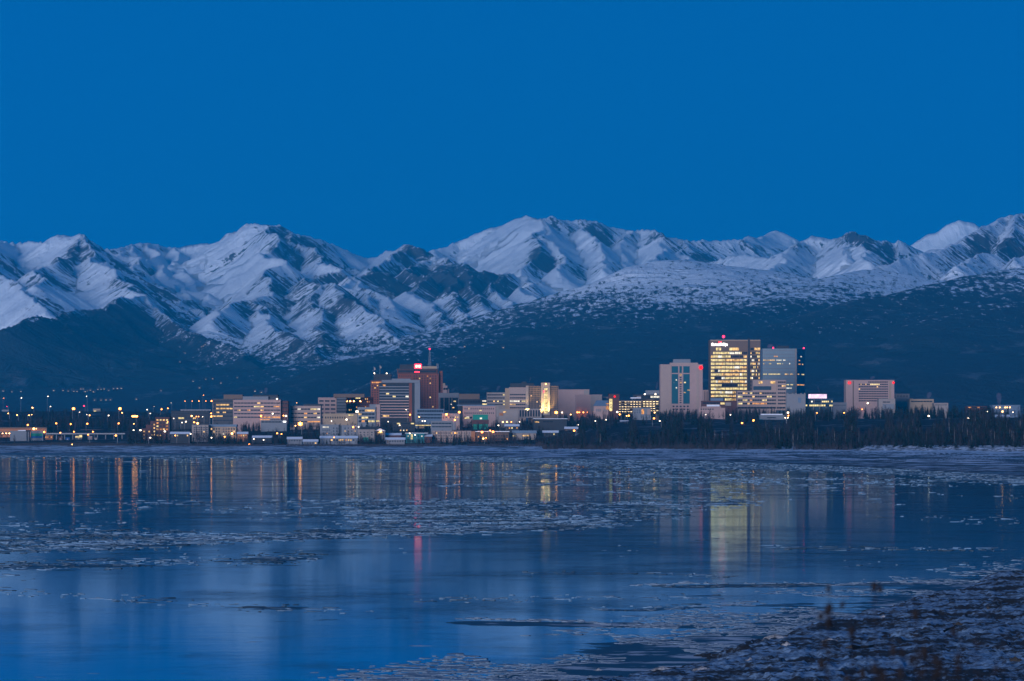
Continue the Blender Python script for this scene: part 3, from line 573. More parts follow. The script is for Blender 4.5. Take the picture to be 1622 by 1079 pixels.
# stepped apartments and dark offices
b = Bld('stepped_apartments', 'dark stepped apartment block with scattered warm windows', 'apartment building', 246, 268, 661, 4330, 'redbrown', 30, 'the stepped apartments')
for (x0, x1, yt) in [(238, 246, 667), (231, 238, 673), (224, 231, 679)]: b.box('terrace', x0, x1, yt, 699, 'redbrown', 1, 24)
b.grid(247, 267, 663, 697, 4, 7, .6, .45, .4, ('lit', 'lity', 'lito')); b.grid(239, 246, 670, 697, 2, 5, .6, .4, .5, ('lit', 'lity'), off=1); b.grid(226, 238, 681, 697, 3, 3, .6, .4, .6, ('lit',), off=1); b.done()
b = Bld('dark_office', 'dark flat office with a lit window beside the stepped apartments', 'office building', 271, 331, 651, 4800, 'darkgrey', 30, 'the dark flat office')
b.rib(273, 329, 655, 2, .0); b.rib(273, 329, 662.5, 2.6, .1, ('lity', 'lit'), segs=((281, 290, 'lity'), (305, 308, 'lit'))); b.rib(273, 329, 669, 2.2, .25, ('lit',)); b.done()
b = Bld('hangar', 'long low hangar with snowy roof behind the dark flat office', 'building', 286, 334, 648.6, 5600, 'grey', 30); b.grid(288, 332, 650, 652, 9, 1, .6, .5, .15); b.done()
b = Bld('white_apartments', 'white bay fronted apartment block near the shore', 'apartment building', 304, 330, 673, 4230, 'white', 18, 'the white bay fronted apartments')
for x in (306, 313.5, 321): b.box('bay', x, x+4.6, 674.5, 690, 'white', -1.4, 1.4); b.grid(x+.5, x+4.1, 676, 689, 1, 4, .7, .5, .1, off=-1.4)
b.grid(310.7, 313.3, 676, 689, 1, 4, .7, .5, .1); b.grid(318.2, 320.8, 676, 689, 1, 4, .7, .5, .1); b.grid(326, 330, 676, 689, 1, 4, .6, .5, .1); b.done()
b = Bld('cream_apartments', 'cream apartment block with dark roof band beside the white one', 'apartment building', 332, 374, 675, 4240, 'tan', 18, 'the cream apartments')
b.box('roof_band', 331, 375, 672.5, 676, 'bluesteel', -.8, 20); b.grid(333, 349, 677.5, 690, 4, 3, .5, .6, .1); b.grid(352, 373, 677.5, 690, 5, 3, .5, .6, .15, ('lit', 'litw'))
b.box('balcony', 350, 362, 679, 680, 'white', -1.2, 1.2); b.box('balcony', 350, 362, 684, 685, 'white', -1.2, 1.2); b.done()
b = Bld('black_office', 'black glass office with rows of bright yellow windows', 'office building', 336, 369, 632, 4560, 'black', 30, 'the black glass office')
b.box('penthouse', 353, 383, 625, 631.8, 'brown', 12, 20)
b.rib(337, 368.5, 635.5, 2, .1, ('lito',)); b.rib(337, 368.5, 641.3, 2.3, .1, segs=((340.5, 357.5, 'lity'), (360, 362, 'lit'), (367.5, 369, 'litw'))); b.rib(337, 368.5, 647.3, 2.2, 0, segs=((343.5, 356.5, 'lity'), (358.5, 369, 'lit')))
b.rib(337, 368.5, 653.3, 2, .05, segs=((344, 345.8, 'lit'), (350.5, 356, 'lity'), (358.5, 360.5, 'lit'))); b.rib(337, 368.5, 659.3, 2, .0, segs=((336, 352, 'lit'),)); b.rib(337, 368.5, 666, 2, .1); b.done()
b = Bld('banded_office', 'pinkish office with dark window bands beside black glass office', 'office building', 369.3, 444.5, 633.3, 4540, 'pink', 34, 'the pinkish banded office')
b.box('roof_house', 384, 424.5, 628, 633.3, 'bluewhite', 6, 20); b.box('roof_plant', 400, 439.5, 625.4, 628, 'darkgrey', 10, 20); b.box('roof_plant', 425, 439.5, 628, 633.2, 'black', 10, 18)
b.box('side_wing', 444.8, 456, 635, 671, 'redbrown', 4, 26)
for (y, sg) in [(638.6, ((389, 392, 'lit'), (400, 402.5, 'lity'), (408, 410, 'lit'), (417, 419, 'lit'))), (644.2, ((386.5, 388.5, 'litw'), (402, 411, 'lity'), (413, 418, 'lit'), (427, 430, 'lit'), (434, 444, 'lito'))), (649.8, ((377.5, 383, 'lit'), (394, 397, 'lito'), (405.5, 408, 'lit'), (415, 417, 'lit'), (432, 434, 'lit'))), (655.4, ((395.5, 397.5, 'lit'), (416, 418, 'lit'), (431, 434, 'litw'))), (661, ((371, 377, 'lity'), (412, 446, 'lito')))]:
    b.rib(370.5, 444, y, 1.9, 0, ('lit', 'lity', 'lito', 'litw'), segs=sg)
for y in (639.5, 646, 652): b.rib(445.5, 455.5, y, 1.6, 0, off=4)
b.rib(412, 444, 665.2, 2, .0, ('lito',), segs=((412, 430, 'lito'),)); b.done()
b = Bld('parking_deck', 'low pale blue parking deck under the pinkish banded office', 'parking garage', 413, 454, 665.5, 4440, 'bluewhite', 16, 'the low parking deck')
b.box('lit_panel', 448.5, 453, 667.2, 668.8, 'whitesign', -.3, .2); b.rib(414, 446, 668.5, 2, .05); b.done()
b = Bld('terrace_office', 'beige long office with dark bands beside the big orange lamp', 'office building', 459.5, 508, 643, 4560, 'beige', 26, 'the beige long office')
b.box('roof_plant', 480, 508, 640, 643, 'darkgrey', 8, 14)
for (y, sg) in [(648.2, ((471, 474, 'litw'), (491, 500.5, 'lity'), (504, 506, 'litw'))), (655, ((481, 489, 'lito'), (498, 501, 'lit'))), (661.3, ((483, 489, 'lit'), (496, 498, 'lity'), (504, 506, 'litw')))]: b.rib(461, 507, y, 2.2, 0, ('lit', 'lity', 'lito', 'litw'), segs=sg)
b.rib(461, 507, 668, 2, 0, ('lito',), segs=((489, 505, 'lito'),)); b.done()
b = Bld('pink_office', 'pink square office block with three windows a row', 'office building', 503.8, 533, 629.8, 4700, 'pink', 26, 'the pink square office')
for y in (635.3, 641.6, 648, 654.6, 661):
    for x in (505.5, 514.7, 524): b.rib(x, x+7.2, y, 2.5, .12 if y > 645 else 0, ('lit', 'lito'), pier=.1)
b.done()
b = Bld('slatted_office', 'dark office with thin pale floor bands and brown cap', 'office building', 533.3, 548, 629.8, 4680, 'black', 28, 'the dark slatted office')
b.box('cap', 528, 577, 624, 629.6, 'brown', 3, 24)
for y in (630.5, 635, 639.7, 644.4, 649, 653.7): b.box('floor_band', 533.3, 548, y, y+1, 'bluewhite', -.4, .4)
b.done()
b = Bld('brick_office', 'dark red brick office with a row of warm round lights', 'office building', 548.2, 590, 628.8, 4720, 'brick', 30, 'the dark red brick office')
b.grid(549, 589, 630, 656, 14, 6, .45, .5, .10, ('lit', 'lito')); b.rib(563, 571, 630.6, 2.2, 1, ('lity',))
for x in (549.5, 555, 560.5, 571): b.box('lamp_panel', x-.8, x+.8, 634.8, 636.4, 'warmlamp', -.5, .4)
b.done()
b = Bld('long_low_hall', 'long tan low hall with a lit strip under its roof', 'hall', 512, 566, 655, 4500, 'tan', 20, 'the long tan hall'); b.rib(551, 560, 657.6, 1.6, 1, ('lity',)); b.grid(514, 548, 659, 664, 9, 1, .5, .6, .2, ('lito', 'lit')); b.done()
b = Bld('white_banded_office', 'white office with black bands and yellow windows', 'office building', 566.5, 595, 645, 4420, 'bluewhite', 22, 'the white banded office')
b.box('stair_tower', 595, 602, 641, 676, 'pink', 2, 18); b.box('roof_step', 585, 602, 640.5, 645, 'bluewhite', 3, 14)
for (y, sg) in [(650.5, ((579, 592, 'lit'),)), (656, ((567, 571, 'lit'),)), (661.7, ((574, 581, 'lity'),)), (667.3, ((568, 570, 'lit'), (575, 578, 'lito'), (581, 592, 'lity')))]: b.rib(567.5, 593.5, y, 3, 0, ('lit', 'lity', 'lito'), segs=sg)
b.rib(595.6, 601, 667, 2.5, .8, ('lity',), off=2); b.done()
b = Bld('red_tower', 'dark red tower with lit crown and flagpoles on its roof', 'tower', 587.3, 617, 604, 4900, 'brick', 30, 'the dark red flag tower')
b.box('penthouse', 591.7, 619, 592.7, 603.6, 'darkgrey', 2, 22); b.box('parapet', 587, 605, 602.4, 604, 'redbrown', -.6, 31)
b.box('lit_crown', 589, 604, 605, 607, 'lito', -.3, .3); b.grid(588, 600, 609, 657, 3, 13, .4, .5, .05)
for (x, y) in ((593, 591.3), (612.5, 591.6)): V, Fc = sphere(.85, (b.fx(x), 1, b.fz(y))); b.part('flood_lamp', V, Fc, 'whitelamp')
for (x, h, m) in ((592.2, 581.5, 'white'), (601.5, 579, 'white')):
    V = []; Fc = []; boxg(V, Fc, b.fx(x)-.12, b.fx(x)+.12, 3, 3.24, b.fz(592.6), b.fz(h-1)); p_ = b.part('flagpole', V, Fc, 'metal')
    V = [(b.fx(x)+.15, 3.1, b.fz(h)), (b.fx(x)+1.5, 3.3, b.fz(h+1.2)), (b.fx(x)+2.1, 3.0, b.fz(h+3.6)), (b.fx(x)+.9, 3.2, b.fz(h+5)), (b.fx(x)+.2, 3.1, b.fz(h+4.2))]
    V += [(q[0], q[1]+.08, q[2]) for q in V]; b.part('flag', V, [(0, 1, 2, 3, 4), (9, 8, 7, 6, 5)]+[(i, (i+1) % 5, (i+1) % 5+5, i+5) for i in range(5)], 'white', parent=p_)
b.done()
b = Bld('framed_office', 'blue white office framed by a pale band and tall right fin', 'office building', 600.5, 657, 606, 4620, 'darkgrey', 30, 'the pale framed office')
b.box('top_frame', 604.5, 665, 602, 606.4, 'bluewhite', -1.2, 30); b.box('side_fin', 656.8, 665.4, 606.6, 680, 'bluewhite', -1.2, 28); b.box('lift_house', 620, 650, 599.8, 602, 'bluewhite', 6, 12)
b.box('brown_strip', 648, 652.5, 607, 678, 'brick', -.3, .3)
for i, y in enumerate((610.5, 615, 619.4, 623.8, 628.2, 632.6, 637, 641.4, 645.8, 650.2, 654.6, 659)):
    b.box('floor_band', 601, 647.8, y+1.3, y+2.9, 'bluewhite' if i < 5 else 'pink', -.5, .5)
    sg = {0: ((635, 638.5, 'lit'), (608, 610, 'lito')), 3: ((611, 614, 'lity'),), 4: ((621, 628, 'lity'), (636.5, 639.5, 'lit'), (643, 645.5, 'litw')), 11: ((606, 618, 'lit'),)}.get(i, ((1, 2, 'lit'),))
    b.rib(601, 647.5, y, 2.4, 0, ('lit', 'lity', 'lito', 'litw'), segs=sg)
b.done()
b = Bld('lit_arcade', 'dark low building with yellow lit windows below the framed office', 'building', 622, 657, 668, 4390, 'darkgrey', 16); b.rib(624, 656, 660.7, 2.6, 0) if 0 else None
b.rib(623, 656, 671, 2, 0, ('lity', 'lit'), segs=((627, 633, 'lity'), (648, 656, 'lity'))); b.grid(623, 656, 675, 684, 7, 2, .4, .4, .12, ('litw', 'lit')); b.done()
b = Bld('brick_hotel', 'tall red brick hotel with a red lit roof sign and mast', 'hotel', 630, 695, 592, 5000, 'brick', 26, 'the tall red brick hotel')
b.box('crown_band', 628.8, 693, 584.8, 592, 'redbrown', -.8, 28); b.box('crown_cap', 628.4, 694, 584, 585.4, 'black', -1.4, 29); b.box('penthouse', 633, 668, 577.4, 584, 'darkgrey', 2, 20)
b.box('pale_penthouse', 668, 691.5, 580.2, 584, 'tan', 1, 18); b.box('roof_post', 691.6, 692.2, 576, 584, 'metal', 1, .5); b.box('roof_post', 693.5, 694.1, 576, 592, 'metal', 1, .5)
b.box('dark_window_band', 631, 691, 586.6, 590, 'glass', -.95, .2); b.box('red_light_strip', 657, 664.5, 588.6, 590, 'redsign', -1.3, .3)
sg_ = b.box('roof_sign', 656.6, 667.6, 576.8, 583.8, 'redsign', 1, .7); b.box('sign_bar', 658.4, 661, 578.4, 582.2, 'redhot', .6, .3, parent=sg_); b.box('sign_bar', 663, 666, 578.4, 582.2, 'redhot', .6, .3, parent=sg_); b.box('sign_bar', 661.05, 662.95, 579.6, 581, 'redhot', .6, .3, parent=sg_)
b.grid(654, 692, 594, 650, 9, 15, .42, .5, .05, ('lit', 'lity', 'lito'), on=((5, 0), (6, 1), (6, 3), (6, 9))); b.grid(631, 652, 593.5, 603, 6, 2, .35, .4, 0)
b.box('stair_wing', 694.8, 700.8, 587.5, 650, 'brick', 5, 18); b.grid(695.5, 700, 590, 640, 2, 13, .4, .5, .03, off=5)
V = []; Fc = []
for (dx, dy) in ((-1, 0), (1, 0), (0, 1.2)):
    x = b.fx(680.3); bb_ = len(V); V += [(x+dx*1.6-.09, 8+dy*1.6, b.fz(580)), (x+dx*1.6+.09, 8+dy*1.6, b.fz(580)), (x+dx*.25+.09, 8+dy*.25, b.fz(553.5)), (x+dx*.25-.09, 8+dy*.25, b.fz(553.5))]; Fc.append((bb_, bb_+1, bb_+2, bb_+3))
for i in range(14):
    t = i/14; z0 = b.fz(580)+(b.fz(553.5)-b.fz(580))*t; w_ = 1.6*(1-t)+.25*t; boxg(V, Fc, x-w_, x+w_, 8-.06, 8+.06, z0, z0+.14)
b.part('mast', V, Fc, 'metal'); V, Fc = sphere(1.15, (b.fx(680.3), 8, b.fz(552.6))); b.part('mast_beacon', V, Fc, 'redlamp'); b.done()
b = Bld('step_block', 'small pinkish stepped block behind the tall brick hotel', 'office building', 695, 708.5, 611, 5150, 'pink', 24)
b.box('upper_step', 696, 705, 607, 611, 'tan', 3, 15); b.rib(702, 709, 616, 3, 0, off=-.05); b.box('lower_step', 708.5, 711.2, 616, 640, 'pink', 2, 20); b.done()
b = Bld('finned_office', 'grey office with white vertical fins right of the brick hotel', 'office building', 694.5, 726.5, 622.5, 4760, 'grey', 28, 'the grey finned office')
b.box('curtain_wall', 696, 725.5, 630, 650, 'glass', -.15, .15)
for x in (696.5, 703, 711, 715.5): b.box('fin', x, x+.8, 629, 650, 'white', -.9, .75)
b.box('lit_window', 718.5, 722, 634.8, 636.6, 'lity', -.4, .2); b.box('lit_window', 716.5, 719.5, 645, 646.5, 'lit', -.4, .2); b.box('lit_window', 714, 715.5, 640, 641.2, 'litw', -.4, .2); b.done()
b = Bld('teal_roof_hall', 'grey teal glazed hall in front of the brick hotel base', 'hall', 660, 703.5, 647.8, 4560, 'bluesteel', 22, 'the grey teal hall')
b.rib(661, 702.5, 651.3, 3, .0, bay=2.6); b.rib(661, 702.5, 657, 2.2, .08, ('litw', 'lit')); b.rib(661, 702.5, 662, 2.2, .1, ('lit',)); b.done()
b = Bld('plain_block', 'dark windowless upper block above a lit glazed floor', 'office building', 722.5, 783.5, 632.6, 4880, 'darkgrey', 26, 'the dark windowless block')
b.box('upper_block', 726.5, 759.6, 624, 632.4, 'brown', 1, 22); b.rib(723.5, 782, 636.5, 4, .12, ('litw', 'lit', 'lity'), bay=3)
b.box('lit_sign', 764, 770, 634.4, 636.4, 'litw', -.4, .3); b.box('lit_sign', 764, 772.5, 639.3, 641.3, 'lity', -.4, .3); b.done()
b = Bld('courthouse', 'long pinkish building with two rows of small windows', 'office building', 733, 785, 643.2, 4620, 'pink', 26, 'the long pinkish building')
b.box('roof_slab', 724, 784, 641.3, 643, 'bluesteel', -.5, 28); b.grid(735, 783, 645, 650, 15, 1, .4, .5, .06, ('lit',)); b.grid(735, 783, 652, 657, 15, 1, .4, .5, 0); b.rib(734, 748, 661.6, 3, 0, ('lity', 'litw'), segs=((738, 741.5, 'litw'), (743, 745, 'lity')))
b.box('lit_window', 759.5, 763, 649.6, 651, 'lity', -.4, .2); b.done()
b = Bld('ribbon_office', 'pale office with dark ribbon windows and brown pillar', 'office building', 771, 800.5, 621.8, 4800, 'white', 26, 'the pale ribbon office')
b.box('pillar', 800, 809, 615, 650, 'tan', -.8, 24)
for (y, sg) in [(625.5, ((797, 800, 'lity'),)), (630.5, ()), (635.7, ((781, 783, 'lit'), (786, 789, 'lity'), (797, 800, 'lity'))), (640.8, ((797, 800, 'lity'),))]: b.rib(771.8, 799.6, y, 2, 0, ('lit', 'lity'), segs=sg or ((1, 2, 'lit'),), bay=2.3)
b.done()
b = Bld('court_wing', 'grey office wing with one fully lit floor and dark roof box', 'office building', 806.5, 833, 613.6, 4780, 'beige', 26, 'the grey wing with the lit floor')
b.box('roof_box', 808, 846, 607.2, 613.5, 'darkgrey', 8, 18); b.box('roof_plant', 826, 834, 604.5, 607.2, 'darkgrey', 12, 10)
for (y, sg) in [(625.2, ()), (630.4, ()), (635.6, ((806, 824, 'litw'), (825.5, 831, 'lity'))), (640.8, ((807, 817, 'lit'), (825, 827, 'lito'))), (646, ())]: b.rib(807.5, 832.5, y, 2, 0, ('litw', 'lity', 'lit', 'lito'), segs=sg or ((1, 2, 'lit'),), bay=2.3)
b.done()
b = Bld('floodlit_hotel', 'hotel with a bright yellow floodlit white stair core', 'hotel', 837, 884.4, 611.5, 4700, 'brown', 30, 'the yellow floodlit hotel')
b.box('left_fin', 833, 837.2, 611, 648, 'white', -1.4, 20); b.box('stair_core', 857, 871.2, 606.4, 658, 'white', -2.4, 16)
b.grid(838, 856.6, 612.5, 648, 8, 11, .62, .6, .03, ('lity', 'lit'), on=((1, 4),)); b.grid(871.8, 884, 612.5, 652, 5, 12, .62, .6, .01)
V = []; Fc = []
for i in range(9): boxg(V, Fc, b.fx(838)+b.k*18.6*i/8-.12, b.fx(838)+b.k*18.6*i/8+.12, -.3, 0, b.fz(648), b.fz(612.5))
b.part('mullion', V, Fc, 'tan')
b.box('warm_slot', 862, 867.4, 615, 655, 'lity', -2.6, .2)
for y in (618, 622.5, 627, 631.5, 636, 640.5, 645, 649.5): b.box('landing', 862.2, 867.2, y, y+1, 'tan', -2.9, .28)
b.box('slot_opening', 863.4, 866, 618.8, 622, 'brown', -2.8, .18); V, Fc = sphere(.8, (b.fx(864.5), -3, b.fz(608.6))); b.part('roof_lamp', V, Fc, 'warmlamp'); b.box('red_emblem', 860.8, 862.6, 619, 621.5, 'redsign', -2.9, .4)
b.box('arcade', 821, 858, 647.5, 662, 'white', -6, 5.6)
for i in range(8):
    x = 823+i*4.2; V = []; Fc = []; boxg(V, Fc, b.fx(x), b.fx(x+2.6), -6.1, -5.9, b.fz(660), b.fz(651)); disc(V, Fc, b.fx(x+1.3), b.fz(651), b.k*1.3, -6.12, -5.92, 12); b.part('arch', V, Fc, 'glass')
b.done(); HOTEL = b
for (x, y) in ((835, 650.5), (860.4, 654.5), (868.6, 654)):
    s_ = bpy.data.lights.new('facade_floodlight', 'SPOT'); s_.energy = 60000 if x > 840 else 20000; s_.color = (1.0, .66, .20); s_.spot_size = radians(75); s_.spot_blend = .8; s_.shadow_soft_size = .6
    o = bpy.data.objects.new('facade_floodlight', s_); C.objects.link(o); o.parent = b.r; o.location = (b.fx(x), -8.5, b.fz(y+2)); o.rotation_euler = (radians(90+62), 0, 0)
b = Bld('arts_centre', 'large windowless pale block with a floor-to-roof blank wall', 'theatre', 884.6, 933.5, 617, 4900, 'pink', 34, 'the large windowless block'); b.box('right_return', 925, 933.4, 618, 650, 'white', -.3, .3); b.done()
b = Bld('arts_centre', 'lower windowless pale block in front of the larger one', 'theatre', 912.5, 953.5, 625.2, 4820, 'pink', 30, 'the lower windowless block'); b.box('right_return', 935.5, 953.4, 626, 652, 'white', -.3, .3); b.done()
b = Bld('arts_centre', 'narrow pale step behind the dark sloping roof', 'theatre', 953.6, 966, 629.2, 4860, 'grey', 20); b.box('roof_lip', 953.6, 966, 628.6, 629.2, 'white', -.3, 20.4); b.done()
b = Bld('glass_hall', 'hall with a dark sloping roof and pale blue columns', 'hall', 940.5, 963.5, 643, 4640, 'pink', 16, 'the sloping roof hall')
V = [(b.fx(939.5), -1, b.fz(643.2)), (b.fx(964), -1, b.fz(643.2)), (b.fx(964), 9, b.fz(634.2)), (b.fx(945), 9, b.fz(634.2)), (b.fx(945), 16, b.fz(643.2)), (b.fx(964), 16, b.fz(643.2))]; b.part('sloping_roof', V, [(0, 1, 2, 3), (3, 2, 5, 4), (0, 3, 4), (1, 5, 2), (0, 4, 5, 1)], 'bluesteel')
for x in (944.5, 947.5, 950, 956, 959): b.box('pale_column', x, x+1.5, 647.6, 652, 'bluewhite', -.5, .3)  # strips in plain bluish white paint
b.done()
b = Bld('sign_tower', 'dark brown tower with tall yellow vertical sign', 'shop', 964.3, 981, 624.3, 4580, 'redbrown', 22, 'the yellow sign tower')
ys_ = b.box('vertical_sign', 965, 970, 632, 649, 'lity', -.9, .6)
V = []; Fc = []; disc(V, Fc, b.fx(967.5), b.fz(649), b.k*2.45, -.88, -.32, 16); b.part('sign_foot', V, Fc, 'lity', parent=ys_)
for y in (636.2, 641, 645.6): b.box('sign_mark', 966.8, 968.2, y-.6, y+.6, 'brown', -1.1, .15, parent=ys_)
V = []; Fc = []; disc(V, Fc, b.fx(973.7), b.fz(628.3), b.k*1.7, -.5, -.1, 16); b.part('round_light', V, Fc, 'reddisc')
b.box('pink_sign', 960, 964.2, 638.7, 640.6, 'lito', -.9, .4); b.box('pink_sign', 960, 964.2, 642.5, 649, 'lito', -.9, .4); b.done()
b = Bld('parking_garage', 'brightly lit five level parking garage', 'parking garage', 978.5, 1016, 634.5, 4700, 'tan', 30, 'the lit parking garage')
for o_ in list(b.r.children): bpy.data.objects.remove(o_)
V = []; Fc = []; boxg(V, Fc, b.fx(978.5), b.fx(1016), 29, 30, 0, b.fz(634.5)); boxg(V, Fc, b.fx(978.5), b.fx(979), 0, 29, 0, b.fz(634.5)); b.part('wall', V, Fc, 'tan')
for i in range(6):
    y = 635.2+i*3.9; b.box('deck', 978.5, 1016, y, y+1.1, 'tan', 0, 29)
    if i < 5:
        for j in range(8):
            if rb.random() < .85: x = 980.5+j*4.6; b.box('deck_light', x, x+2.6, y+1.25, y+1.7, 'garage', 2+rb.random()*10, 3)
for x in (979, 985, 992.5, 995, 1003, 1010, 1015.4): b.box('column', x, x+.5, 634.5, 656, 'tan', -.1, .5)
b.box('roof_canopy', 999, 1015.5, 629.6, 631.2, 'snow', 4, 12); b.box('roof_canopy', 1009, 1015.5, 627.6, 629.5, 'white', 5, 8); b.box('canopy_post', 1001, 1001.4, 631.2, 634.6, 'metal', 4, .4); b.done()
b = Bld('curved_garage', 'curved parking garage wing with yellow lit ramps', 'parking garage', 1016.5, 1045.5, 634, 4720, 'tan', 26, 'the curved garage wing')
for o_ in list(b.r.children): bpy.data.objects.remove(o_)
for i in range(6):
    V = []; Fc = []; z1 = b.fz(634.5+i*3.6); 
    for j in range(13):
        t = j/12; x = b.fx(1016.5)+(b.fx(1045.5)-b.fx(1016.5))*t; yy_ = 9*(1-sin(pi*t*.85+.25)); dz = .9*sin(pi*t)
        V += [(x, yy_, z1+dz), (x, yy_, z1+dz-.8), (x, 24, z1+dz), (x, 24, z1+dz-.8)]
        if j: q = 4*j; Fc += [(q-4, q, q+1, q-3), (q-4, q-2, q+2, q), (q-3, q+1, q+3, q-1)]
    b.part('ramp', V, Fc, 'tan')
    if i < 5:
        for j in range(5):
            if rb.random() < (.95 if i < 3 else .4): x = 1019+j*5.2; b.box('ramp_light', x, x+3.2, 636+i*3.6, 636.5+i*3.6, 'garage', 6, 3)
V = []; Fc = []; boxg(V, Fc, b.fx(1016.6), b.fx(1045.4), 24.2, 25, 0, b.fz(634)); b.part('wall', V, Fc, 'tan'); b.done()
b = Bld('dark_roof_block', 'dark teal glazed block with two bright roof lamps', 'office building', 1003, 1046, 625.2, 4960, 'black', 26, 'the dark glazed block')
b.rib(1016, 1045, 628.8, 3, .15, ('litw',)); b.rib(1006, 1045, 632.6, 2, .0); b.box('pale_top', 1023, 1046, 618.4, 625, 'bluewhite', 8, 16)
for x in (1021.3, 1038.2): V, Fc = sphere(1.05, (b.fx(x), -1, b.fz(624.4))); b.part('roof_lamp', V, Fc, 'whitelamp')
b.done()
b = Bld('arched_hall', 'pale small hall with an orange lit arched doorway', 'hall', 1003, 1031, 645.8, 4480, 'bluewhite', 18, 'the pale hall with orange arch')
V = []; Fc = []; boxg(V, Fc, b.fx(1016.2), b.fx(1020.2), -.3, -.1, b.fz(656), b.fz(650)); disc(V, Fc, b.fx(1018.2), b.fz(650), b.k*2, -.32, -.12, 14); b.part('arched_door', V, Fc, 'lito'); b.grid(1004, 1015, 648, 655, 3, 2, .4, .4, 0); b.box('round_bay', 1025, 1030.5, 648, 657, 'beige', -1.5, 1.5); b.done()
# white tower with teal glass bays
b = Bld('teal_bay_tower', 'tall pale tower with teal glass bays and red disc', 'tower', 1046, 1113, 577.3, 4850, 'pink', 36, 'the teal bay tower')
b.box('left_pier', 1046, 1063.5, 578, 655, 'beige', -.4, .4); b.box('roof_house', 1066.8, 1094, 569, 577.2, 'bluewhite', 5, 18); b.box('roof_step', 1061.5, 1106, 574.6, 577.2, 'beige', 4, 22)
for (x0, x1) in ((1064, 1074), (1082.2, 1092.3)):
    b.box('glass_bay', x0, x1, 580.2, 590.8, 'teal', -.35, .35); b.box('glass_bay', x0, x1, 592.6, 639.6, 'teal', -.35, .35)
    for i in range(12): b.box('bay_rail', x0, x1, 596+i*3.7, 596.3+i*3.7, 'darkglass', -.42, .06)
b.box('glass_bay', 1076.2, 1079.8, 580.2, 590.8, 'teal', -.35, .35); b.grid(1076.2, 1079.9, 592.6, 639.6, 1, 13, .8, .5, 0, on=((0, 0),)); 
for (x, y, m, w_) in ((1071.3, 602, 'litw', 1.8), (1078.4, 606, 'lit', 2.4), (1084.8, 606, 'lity', 3), (1071.3, 614.4, 'litw', 1.8), (1090.6, 618, 'lit', 3.8), (1084.6, 622, 'lit', 3), (1067.5, 606, 'bluewhite', 1.2), (1078.6, 593.6, 'lit', 2)): b.box('lit_window', x-w_/2, x+w_/2, y-.9, y+.9, m, -.6, .2)
V = []; Fc = []; disc(V, Fc, b.fx(1110.2), b.fz(582.3), b.k*3.3, -1.2, -.5, 24); b.part('red_disc_sign', V, Fc, 'reddisc')
b.grid(1064, 1092.4, 641.5, 651, 5, 2, .5, .5, 0); b.box('right_pier', 1103, 1107, 583, 655, 'beige', -.3, .3); b.done()
b = Bld('pink_annex', 'small pinkish block between the teal bay tower and lit tower', 'office building', 1113.5, 1125, 617.8, 5050, 'pink', 22)
for x in (1115.5, 1118, 1120.5): b.box('flute', x, x+.7, 620, 640, 'darkgrey', -.2, .2)
b.done()
# the tallest tower, every floor lit
b = Bld('lit_office_tower', 'tallest office tower, nearly every floor lit yellow, white lettered sign', 'office tower', 1125, 1204.5, 538.4, 5000, 'brown', 44, 'the tallest lit tower')
b.box('dark_slot', 1184.6, 1187.8, 536.5, 632, 'black', -.5, .5)
b.box('parapet', 1125, 1204.5, 538.4, 540, 'tan', -.3, .25)
b.rib(1134, 1142.4, 553, 4.2, 0, ('lity',), segs=((1134, 1142.5, 'lity'),)); b.rib(1154.8, 1170.6, 553, 4.2, 0, ('lity', 'lit'), segs=((1154, 1162, 'lity'), (1162, 1171, 'lit'))); b.rib(1188.4, 1194, 553, 3.6, 0); b.rib(1195, 1204.2, 553, 4, 0, ('lit',), segs=((1195, 1205, 'lit'),))
for i in range(14):
    y = 559.3+i*5.66; x0 = 1126 if i else 1129.5
    if i == 13: x0 = 1148
    nb_ = 7; V = []; Fc = []; mi = []; ml = ['glass', 'lity', 'litw', 'lit']
    a, e = b.fx(x0), b.fx(1184.2); w = 2.02; q = a; z = b.fz(y); c = 1
    k_ = 0
    while q < e-1:
        if rb.random() < .3: c = rb.choices([0, 1, 2, 3], [.13, .52, .2, .15])[0]
        boxg(V, Fc, q+.12, min(q+w-.06, e), -.1, .1, z-1.25, z+1.25, c, mi); q += w; k_ += 1
        if k_ % 4 == 0: q += .35
    b.part('ribbon_window', V, Fc, None, mi, ml)
    V = []; Fc = []; mi = []; a, e = b.fx(1188.6), b.fx(1204); q = a
    while q < e-.8:
        c = rb.choices([0, 1, 2, 3], [.42, .22, .14, .22])[0]; boxg(V, Fc, q+.15, q+1.35, -.1, .1, z-1.1, z+1.1, c, mi); q += 1.55
    b.part('ribbon_window', V, Fc, None, mi, ml)
for i in range(1, 8): b.box('mullion', 1126+i*7.4-.15, 1126+i*7.4+.15, 556.5, 632, 'brown', -.35, .35)
text_part(b, 'ConocoPhillips', 1126.8, 1152.3, 545.8, 'whitesign', bold=.035, wide=1.35)
b.box('red_emblem', 1138.5, 1142.6, 541.6, 543.2, 'redsign', -.5, .3)
V, Fc = sphere(1.9, (b.fx(1146.8), 10, b.fz(533))); b.part('roof_beacon', V, Fc, 'redlamp'); b.box('beacon_mast', 1146.6, 1147, 534, 538.4, 'metal', 10, .3); b.done()
b = Bld('side_lobby', 'low glazed wing with a bright lit window at the tallest tower foot', 'building', 1112, 1167, 635, 4560, 'redbrown', 20, 'the low glazed wing')
b.box('roof_house', 1126, 1146, 630.8, 634.8, 'bluesteel', 4, 12); b.rib(1113, 1140, 638.6, 2.4, 0); b.rib(1141, 1148, 639.2, 3, 1, ('lity',)); b.rib(1150, 1158, 641, 4, 0); b.box('white_box', 1149, 1158, 637.5, 643, 'white', -2, 2); b.done()
